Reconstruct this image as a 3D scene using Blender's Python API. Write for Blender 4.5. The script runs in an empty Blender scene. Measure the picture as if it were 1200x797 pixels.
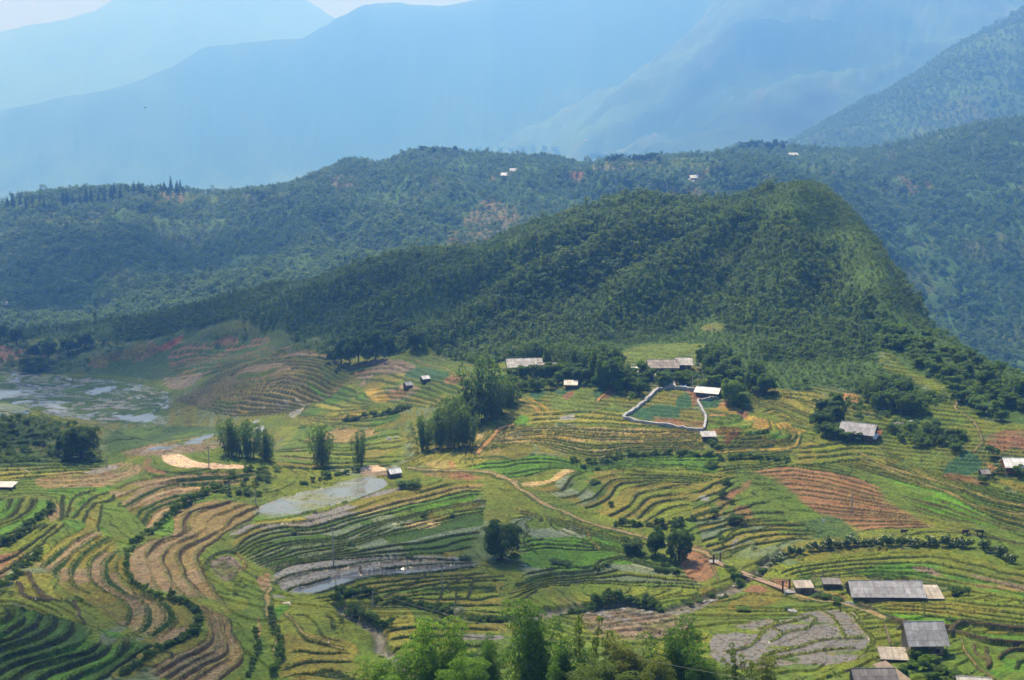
import bpy, bmesh, math, random
import numpy as np
from mathutils import Vector, Matrix

S = bpy.context.scene
COL = S.collection
R = math.radians
# ------------------------------------------------------------------ camera, sky, sun, exposure
F_PX, W_PX, CY_PX, HORIZON = 1448.0, 1200.0, 398.5, 153.0
PITCH = math.atan((CY_PX - HORIZON) / F_PX)
cam_d = bpy.data.cameras.new('camera')
cam = bpy.data.objects.new('camera', cam_d)
COL.objects.link(cam)
cam_d.sensor_width = 36.0
cam_d.lens = 36.0 * F_PX / W_PX
cam_d.clip_start, cam_d.clip_end = 0.5, 30000
cam.location = (0, 0, 0)
cam.rotation_euler = (R(90) - PITCH, 0, 0)
S.camera = cam

SUN_EL, SUN_AZ = R(57), R(-24)          # azimuth measured from straight ahead, negative to the left
wd = bpy.data.worlds.new('World')
S.world = wd
wd.use_nodes = True
wn = wd.node_tree
bg = wn.nodes['Background']
sky = wn.nodes.new('ShaderNodeTexSky')
sky.sky_type = 'NISHITA'
sky.sun_disc = False
sky.sun_elevation = SUN_EL
sky.sun_rotation = SUN_AZ
sky.air_density, sky.dust_density, sky.ozone_density = 1.0, 1.5, 1.0
wn.links.new(sky.outputs[0], bg.inputs[0])
bg.inputs[1].default_value = 0.09
sl = bpy.data.lights.new('sun', 'SUN')
sl.energy = 5.0
sl.angle = R(0.5)
sl.color = (1.0, 0.97, 0.92)
sun = bpy.data.objects.new('sun', sl)
COL.objects.link(sun)
sd = Vector((math.cos(SUN_EL) * math.sin(SUN_AZ), math.cos(SUN_EL) * math.cos(SUN_AZ), math.sin(SUN_EL)))
sun.rotation_euler = sd.to_track_quat('Z', 'Y').to_euler()
sun.location = sd * 3000
S.view_settings.view_transform = 'Standard'
S.view_settings.look = 'None'
S.view_settings.exposure = 0.62
S.view_settings.gamma = 1
S.view_settings.use_curve_mapping = False
cy = S.cycles
cy.use_denoising = True
cy.denoiser = 'OPENIMAGEDENOISE'
cy.max_bounces, cy.diffuse_bounces, cy.glossy_bounces = 4, 2, 2
cy.transmission_bounces, cy.volume_bounces, cy.transparent_max_bounces = 2, 1, 16
cy.adaptive_threshold = 0.005
cy.sample_clamp_indirect = 4.0
HAZE_DENSITY = 0.00036
HAZE_COLOR = (0.125, 0.345, 1.0)

# ------------------------------------------------------------------ maths
def vhash(ix, iy, seed):
    h = (ix.astype(np.int64) * 374761393 + iy.astype(np.int64) * 668265263 + seed * 974634777) & 0xFFFFFFFF
    h = ((h ^ (h >> 13)) * 1274126177) & 0xFFFFFFFF
    h = ((h ^ (h >> 16)) * 2246822519) & 0xFFFFFFFF
    return ((h ^ (h >> 15)) & 0xFFFFFF) / float(0xFFFFFF)

def vnoise(x, y, seed=0):
    ix, iy = np.floor(x), np.floor(y)
    fx, fy = x - ix, y - iy
    fx, fy = fx * fx * (3 - 2 * fx), fy * fy * (3 - 2 * fy)
    a, b = vhash(ix, iy, seed), vhash(ix + 1, iy, seed)
    c, d = vhash(ix, iy + 1, seed), vhash(ix + 1, iy + 1, seed)
    return (a * (1 - fx) + b * fx) * (1 - fy) + (c * (1 - fx) + d * fx) * fy

def fbm(x, y, seed=0, octv=4, gain=0.5):
    s, a, n = 0, 1, 0
    for k in range(octv):
        s = s + a * (vnoise(x * 2 ** k + 17.3 * k, y * 2 ** k - 9.1 * k, seed + k) * 2 - 1)
        n += a
        a *= gain
    return s / n

def sstep(a, b, x):
    t = np.clip((x - a) / (b - a), 0, 1)
    return t * t * (3 - 2 * t)

def pchip(x, y, xi):
    x, y = np.asarray(x, float), np.asarray(y, float)
    h = np.diff(x)
    dl = np.diff(y) / h
    m = np.zeros_like(y)
    w1, w2 = 2 * h[1:] + h[:-1], h[1:] + 2 * h[:-1]
    ok = dl[:-1] * dl[1:] > 0
    with np.errstate(all='ignore'):
        hm = (w1 + w2) / (w1 / dl[:-1] + w2 / dl[1:])
    m[1:-1] = np.where(ok, hm, 0)
    m[0], m[-1] = dl[0], dl[-1]
    i = np.clip(np.searchsorted(x, xi) - 1, 0, len(x) - 2)
    t = np.clip((xi - x[i]) / h[i], 0, 1)
    t2, t3 = t * t, t * t * t
    return ((2 * t3 - 3 * t2 + 1) * y[i] + (t3 - 2 * t2 + t) * h[i] * m[i]
            + (-2 * t3 + 3 * t2) * y[i + 1] + (t3 - t2) * h[i] * m[i + 1])

CP, SP = math.cos(PITCH), math.sin(PITCH)
def ray(px, py):
    """direction of a line of sight as (sideways per metre ahead, up per metre ahead)"""
    cx, c_y = (np.asarray(px, float) - 600) / F_PX, (CY_PX - np.asarray(py, float)) / F_PX
    dy = CP + c_y * SP
    return cx / dy, (-SP + c_y * CP) / dy

# ------------------------------------------------------------------ relief of the valley: profile knots (view row, metres ahead)
COLS = {
 -200: [(797,165),(740,183),(690,204),(640,226),(600,250),(560,285),(530,314),(500,331),(484,342),(479,480),(455,524),(430,576),(405,625)],
 0:    [(797,165),(740,183),(690,204),(640,226),(600,250),(560,285),(530,314),(500,331),(486,342),(479,480),(455,524),(430,576),(405,625)],
 100:  [(797,168),(740,186),(690,206),(640,229),(600,254),(560,286),(540,308),(522,328),(510,340),(500,440),(470,500),(430,570),(402,622)],
 200:  [(797,170),(740,188),(690,209),(640,233),(600,258),(565,280),(548,290),(538,297),(532,302),(524,398),(480,452),(430,545),(400,605)],
 300:  [(797,172),(740,190),(690,212),(640,238),(600,262),(565,283),(550,293),(543,298),(538,303),(515,388),(470,430),(424,462),(405,545)],
 400:  [(797,173),(740,191),(690,214),(640,240),(600,264),(575,279),(560,290),(548,302),(535,322),(500,380),(455,422),(408,458),(392,510)],
 500:  [(797,174),(740,192),(690,215),(640,241),(600,265),(575,280),(560,290),(545,300),(525,320),(490,352),(450,392),(415,432),(390,470)],
 600:  [(797,175),(740,194),(690,218),(640,243),(600,265),(575,279),(558,289),(540,300),(520,315),(485,340),(450,370),(415,410),(390,440)],
 700:  [(797,176),(740,196),(690,222),(640,245),(600,266),(575,279),(555,290),(535,302),(515,314),(480,337),(450,360),(415,393),(390,425)],
 900:  [(797,176),(740,196),(690,219),(640,243),(600,264),(575,277),(550,290),(530,300),(510,311),(480,330),(450,352),(415,385),(390,410)],
 1060: [(797,174),(740,195),(690,219),(640,242),(600,262),(575,274),(550,285),(525,297),(500,311),(475,326),(450,342),(425,360),(400,380)],
 1200: [(797,172),(740,194),(690,217),(640,240),(600,258),(575,269),(550,281),(530,290),(510,300),(495,308),(480,315),(468,321),(458,326)],
 1400: [(797,170),(740,190),(690,212),(640,234),(600,252),(580,262),(570,267),(560,272),(552,276),(546,279),(541,282),(537,285),(534,288)],
}
CREST_F = [(-200,392,655),(0,391,652),(60,388,648),(130,380,640),(220,363,630),(300,342,620),(380,325,612),(430,309,606),(500,293,600),(560,288,596),(600,270,592),
           (640,257,590),(690,243,590),(740,233,590),(800,238,585),(860,234,578),(900,220,570),(925,214,562),(945,212,556),(965,217,550),(985,232,542),(1020,273,512),(1060,333,470),
           (1100,392,425),(1130,408,395),(1200,443,348),(1400,525,300)]
BACK_F = [(-200,700,-116),(60,700,-116),(300,700,-106),(600,700,-94),(800,700,-100),(940,690,-110),(1020,660,-135),(1060,610,-140),(1130,530,-135),(1200,480,-125),(1400,440,-130)]  # px, ahead, z
BASE_E = [(-200,380,880),(0,380,880),(300,333,930),(600,288,980),(900,262,990),(1000,335,960),(1060,400,940),(1100,430,920),(1200,452,900),(1400,475,880)]
MID_E = [(-200,305,1100),(0,300,1100),(150,290,1120),(300,268,1150),(450,235,1200),(600,222,1210),(900,200,1270),(1000,235,1230),(1060,270,1180),(1200,300,1140),(1400,310,1130)]
CREST_E = [(-200,275,1340),(0,247,1370),(60,229,1380),(130,223,1390),(210,225,1395),(260,229,1410),(340,219,1420),(380,202,1430),(410,190,1440),(440,193,1440),(500,176,1450),
           (560,183,1450),(630,187,1460),(690,194,1480),(730,191,1520),(770,186,1560),(830,182,1600),(880,174,1620),(930,176,1640),(1000,177,1650),(1060,170,1660),(1130,152,1670),(1200,142,1670),(1400,120,1680)]
BACK_E = [(-200,1800,-230),(600,1820,-220),(900,1980,-170),(1400,2000,-90)]
CREST_D = [(-200,262,3000),(600,240,3000),(840,205,3000),(900,182,3000),(930,167,3030),(965,148,3060),(1000,131,3100),(1060,101,3160),(1110,66,3200),(1160,38,3230),(1200,17,3260),(1400,-20,3300)]
BACK_D = [(-200,3700,-260),(600,3700,-260),(1000,3800,-60),(1400,3850,120)]
CREST_C = [(-200,262,6600),(400,232,6650),(560,200,6700),(600,174,6750),(640,150,6800),(700,112,6800),(780,64,6800),(830,25,6800),(870,-5,6800),(1000,-14,6800),(1400,-18,6800)]
BACK_C = [(-200,7300,-300),(500,7350,-260),(700,7500,60),(1400,7500,180)]
CREST_B = [(-200,150,8200),(0,130,8200),(60,119,8200),(135,105,8220),(200,79,8250),(245,53,8280),(275,49,8290),(300,48,8300),(350,46,8300),(375,33,8300),(400,19,8300),(443,5,8300),(475,3,8320),
           (510,4,8340),(545,-2,8360),(650,-12,8400),(900,-16,8400),(1400,-16,8400)]
BACK_B = [(-200,10200,-60),(300,10200,100),(1400,10200,150)]
CREST_A = [(-200,62,14000),(0,40,14000),(45,30,14000),(70,27,14000),(95,18,14000),(118,10,14000),(142,-2,14000),(200,-10,14000),(290,-10,14000),(350,0,14000),(400,25,14000),(500,50,14000),(1400,60,14000)]
END = [(-200,16500,-200),(1400,16500,-200)]

def knot_table():
    """every knot line as functions of the sideways slope u: (u, ahead, z)"""
    out = []
    cp = sorted(COLS)
    for z0, y0 in ((-22, 20), (-36, 60), (-52, 105)):
        out.append((np.array([-2.0, 2.0]), np.array([y0, y0], float), np.array([z0, z0], float)))
    for k in range(13):
        u, t = ray(cp, [COLS[c][k][0] for c in cp])
        Y = np.array([COLS[c][k][1] for c in cp], float)
        out.append((u, Y, t * Y))
    def rows(l):
        a = np.array(l, float)
        u, t = ray(a[:, 0], a[:, 1])
        out.append((u, a[:, 2], t * a[:, 2]))
    def raw(l, row=200):
        a = np.array(l, float)
        u, _ = ray(a[:, 0], np.full(len(a), row))
        out.append((u, a[:, 1], a[:, 2]))
    rows(CREST_F); raw(BACK_F); rows(BASE_E); rows(MID_E); rows(CREST_E); raw(BACK_E); rows(CREST_D); raw(BACK_D)
    rows(CREST_C); raw(BACK_C); rows(CREST_B); raw(BACK_B); rows(CREST_A); raw(END)
    return out
KN = knot_table()

def base_grid(U, Y):
    """relief heights on the fan U x Y (metres)"""
    ky = np.array([pchip(u, y, np.clip(U, u[0], u[-1])) if len(u) > 2 else np.interp(U, u, y) for u, y, z in KN])
    kz = np.array([pchip(u, z, np.clip(U, u[0], u[-1])) if len(u) > 2 else np.interp(U, u, z) for u, y, z in KN])
    Z = np.empty((len(Y), len(U)))
    for i in range(len(U)):
        yy = ky[:, i].copy()
        for k in range(1, len(yy)):
            yy[k] = max(yy[k], yy[k - 1] + 1.5)
        Z[:, i] = pchip(yy, kz[:, i], Y)
    X2, Y2 = U[None, :] * Y[:, None], np.broadcast_to(Y[:, None], Z.shape)
    # gullies and knolls
    wf = sstep(385, 470, Y2) * (1 - sstep(640, 700, Y2)) * sstep(-260, -60, X2 + (Y2 - 560) * 0)
    Z = Z + wf * 2.6 * fbm((X2 * 0.8 + Y2 * 0.6) / 42, (Y2 * 0.8 - X2 * 0.6) / 95, 5, 3)
    we = sstep(760, 900, Y2) * (1 - sstep(1650, 1800, Y2))
    ridged = 1 - 2 * np.abs(fbm((X2 + 0.35 * Y2) / 120, Y2 / 260, 11, 4))
    Z = Z + we * (26 * (ridged - 0.45) + 2.5 * fbm(X2 / 36, Y2 / 50, 12, 3)) * (1 - 0.85 * sstep(1290, 1390, Y2))
    wd_ = sstep(2300, 2600, Y2) * (1 - sstep(3600, 3800, Y2))
    Z = Z + wd_ * 34 * (1 - 2 * np.abs(fbm(X2 / 300 + Y2 / 500, Y2 / 420, 21, 5)) - 0.5)
    wb = sstep(4000, 5000, Y2)
    wb = wb * (1 - .85 * np.exp(-((Y2 - 8350) / 500) ** 2)) * (1 - .7 * np.exp(-((Y2 - 14000) / 1200) ** 2))
    Z = Z + sstep(4000, 5000, Y2) * 20 * fbm(X2 / 260, Y2 / 500, 33, 5, .6)
    Z = Z + wb * 150 * (1 - 2 * np.abs(fbm(X2 / 800 + Y2 / 1500, Y2 / 900, 31, 7, .58)) - 0.5)
    Z = Z + sstep(60, 120, Y2) * (1 - sstep(620, 720, Y2)) * 0.35 * fbm(X2 / 14, Y2 / 14, 41, 3)
    return X2, Y2, Z

UN = np.arange(-0.53, 0.5301, 0.0008)
_w = np.arange(1 / 150.0, 1 / 660.0, -4.4e-6)
YN = np.concatenate([np.linspace(12, 148.5, 60), 1 / _w])
XN, YN2, ZB = base_grid(UN, YN)
# folded spurs running down the wooded hill
def dist_line(P, L):
    best = np.full(len(P), 1e18)
    arc = np.zeros(len(P))
    s0 = 0.0
    for a, b in zip(L[:-1], L[1:]):
        d = b - a
        l2 = float(d @ d)
        if l2 < 1e-9:
            continue
        t = np.clip(((P[:, 0] - a[0]) * d[0] + (P[:, 1] - a[1]) * d[1]) / l2, 0, 1)
        e = (P[:, 0] - a[0] - t * d[0]) ** 2 + (P[:, 1] - a[1] - t * d[1]) ** 2
        m = e < best
        best = np.where(m, e, best)
        l = math.sqrt(l2)
        arc = np.where(m, s0 + t * l, arc)
        s0 += l
    return np.sqrt(best), arc
SPURS = [([(-170,600),(-120,585),(-60,572),(-10,560),(30,552)], 7, 13), ([(-95,500),(-60,512),(-20,522),(20,534),(60,548)], 9, 13), ([(-40,462),(-10,480),(30,498),(70,520),(95,545)], 8, 12), ([(20,440),(45,462),(75,490),(100,520),(120,548)], 8, 12),
         ([(85,425),(98,455),(112,490),(125,530),(135,555)], 9, 13), ([(120,405),(128,430),(134,458),(137,492)], 9, 12), ([(-210,590),(-160,610),(-110,622)], 5, 10)]
def add_spurs(X, Y, Z):
    m = (Y > 395) & (Y < 640) & (X > -260) & (X < 200)
    P = np.stack([X[m], Y[m]], 1)
    w = np.stack([fbm(P[:, 0] / 30, P[:, 1] / 30, 55, 3), fbm(P[:, 0] / 30, P[:, 1] / 30, 56, 3)], 1) * 9
    add = np.zeros(len(P))
    for l, h, wd in SPURS:
        L = np.array(l, float)
        d, arc = dist_line(P + w, L)
        tot = np.hypot(*np.diff(L, axis=0).T).sum()
        add = np.maximum(add, 1.55 * h * np.exp(-(d / wd) ** 2) * (.12 + .88 * np.sin(np.pi * np.clip(arc / tot, .0, 1.)) ** .7))
    cu = ray([c[0] for c in CREST_F], [c[1] for c in CREST_F])[0]
    cr = np.interp(P[:, 0] / P[:, 1], cu, [c[2] for c in CREST_F])
    k = sstep(4, 55, cr - P[:, 1])
    Z[m] += (add - 4.6 * sstep(395, 440, P[:, 1]) * (1 - sstep(560, 640, P[:, 1]))) * k
add_spurs(XN, YN2, ZB)
UF = np.arange(-0.62, 0.6201, 0.0015)
YF = np.concatenate([np.arange(YN[-1] - 3.0, 1720, 3.0), np.geomspace(1724, 16400, 300)])
XF, YF2, ZF = base_grid(UF, YF)
EFF = None

def lookup(U, Y, Z, x, y):
    x, y = np.asarray(x, float), np.asarray(y, float)
    fu = np.clip((x / y - U[0]) / (U[1] - U[0]), 0, len(U) - 1.001)
    fy = np.clip(np.interp(y, Y, np.arange(len(Y))), 0, len(Y) - 1.001)
    i, j = fy.astype(int), fu.astype(int)
    a, b = fy - i, fu - j
    return (Z[i, j] * (1 - b) + Z[i, j + 1] * b) * (1 - a) + (Z[i + 1, j] * (1 - b) + Z[i + 1, j + 1] * b) * a

def gnd(px, py, ymin=112.0, ymax=15000.0):
    """where a line of sight first meets the relief: (x, y)"""
    u, t = ray(px, py)
    ys = np.concatenate([YN[YN >= ymin], YF[YF > YN[-1]]])
    ys = ys[ys <= ymax]
    zs = np.where(ys <= YN[-1], lookup(UN, YN, ZB, u * np.minimum(ys, YN[-1]), np.minimum(ys, YN[-1])), lookup(UF, YF, ZF, u * ys, ys))
    d = zs - t * ys
    k = np.argmax(d >= 0) if (d >= 0).any() else len(d) - 1
    if k == 0:
        return float(u * ys[0]), float(ys[0])
    f = d[k - 1] / (d[k - 1] - d[k] + 1e-12)
    y = ys[k - 1] + (ys[k] - ys[k - 1]) * min(max(f, 0), 1)
    return float(u * y), float(y)

def smooth_line(pts, n=4, closed=False):
    p = np.array(pts, float)
    if len(p) < 3:
        return p
    if closed:
        q = np.vstack([p[-1], p, p[0], p[1]])
    else:
        q = np.vstack([2 * p[0] - p[1], p, 2 * p[-1] - p[-2]])
    out = []
    for i in range(1, len(q) - 2):
        p0, p1, p2, p3 = q[i - 1], q[i], q[i + 1], q[i + 2]
        for t in np.arange(n) / n:
            out.append(0.5 * (2 * p1 + (p2 - p0) * t + (2 * p0 - 5 * p1 + 4 * p2 - p3) * t * t + (3 * p1 - p0 - 3 * p2 + p3) * t ** 3))
    if not closed:
        out.append(q[-2])
    return np.array(out)

def gline(pts, n=4, closed=False, **k):
    return np.array([gnd(a, b, **k) for a, b in smooth_line(pts, n, closed)])

def in_poly(P, L):
    x, y = P[:, 0], P[:, 1]
    ins = np.zeros(len(P), bool)
    for a, b in zip(L, np.roll(L, -1, 0)):
        if a[1] == b[1]:
            continue
        c = ((a[1] > y) != (b[1] > y)) & (x < (b[0] - a[0]) * (y - a[1]) / (b[1] - a[1]) + a[0])
        ins ^= c
    return ins
# ------------------------------------------------------------------ what grows and lies on the ground: albedo r, g, b, wetness, speckle
PAL = dict(
 grass=(.074, .122, .014, 0, .25), grassy=(.118, .148, .016, 0, .3), dkgrass=(.050, .090, .022, 0, .3), lime=(.078, .185, .012, 0, .1), rice=(.062, .142, .012, 0, .15),
 dkrice=(.046, .095, .014, 0, .15), yellow=(.185, .185, .030, 0, .15), gold=(.27, .195, .042, 0, .1), olive=(.140, .132, .022, 0, .4), tan=(.205, .158, .062, 0, .6),
 straw=(.36, .28, .13, 0, .3), stub=(.215, .160, .088, .1, 1.0), mud=(.175, .135, .092, .25, .8), dkmud=(.105, .082, .062, .3, .5), wet=(.130, .115, .095, .7, 1.0),
 wetgreen=(.072, .105, .036, .6, .8), water=(.10, .105, .105, 1.0, .03), silt=(.20, .185, .145, 1.0, .06), plough=(.195, .108, .052, 0, .5), brown=(.19, .105, .055, 0, .4), red=(.235, .085, .042, 0, .15),
 orange=(.29, .165, .065, 0, .1), sand=(.47, .36, .25, 0, .05), crop=(.030, .085, .035, 0, .7), riserg=(.032, .056, .012, 0, .3), riserb=(.075, .055, .030, 0, .4), riserd=(.034, .042, .014, 0, .3),
 rpale=(.20, .16, .05, 0, .3), leafy=(.05, .10, .02, 0, .5), path=(.235, .185, .092, 0, .5), flood=(.17, .18, .145, 1.0, .05), forest=(.046, .092, .016, 0, .4), meadow=(.105, .150, .026, 0, .3), pebble=(.125, .12, .09, .4, 1.0),
)
def strip(lines, n=1, h=.7, pal=('grass',), riser='riserg', rw=.55, split=0, wob=.25, **k):
    if not isinstance(n, (list, tuple)):
        n = [n] * (len(lines) - 1)
    return dict(lines=lines, n=n, h=h, pal=pal, riser=riser, rw=rw, split=split, wob=wob, **k)

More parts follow.
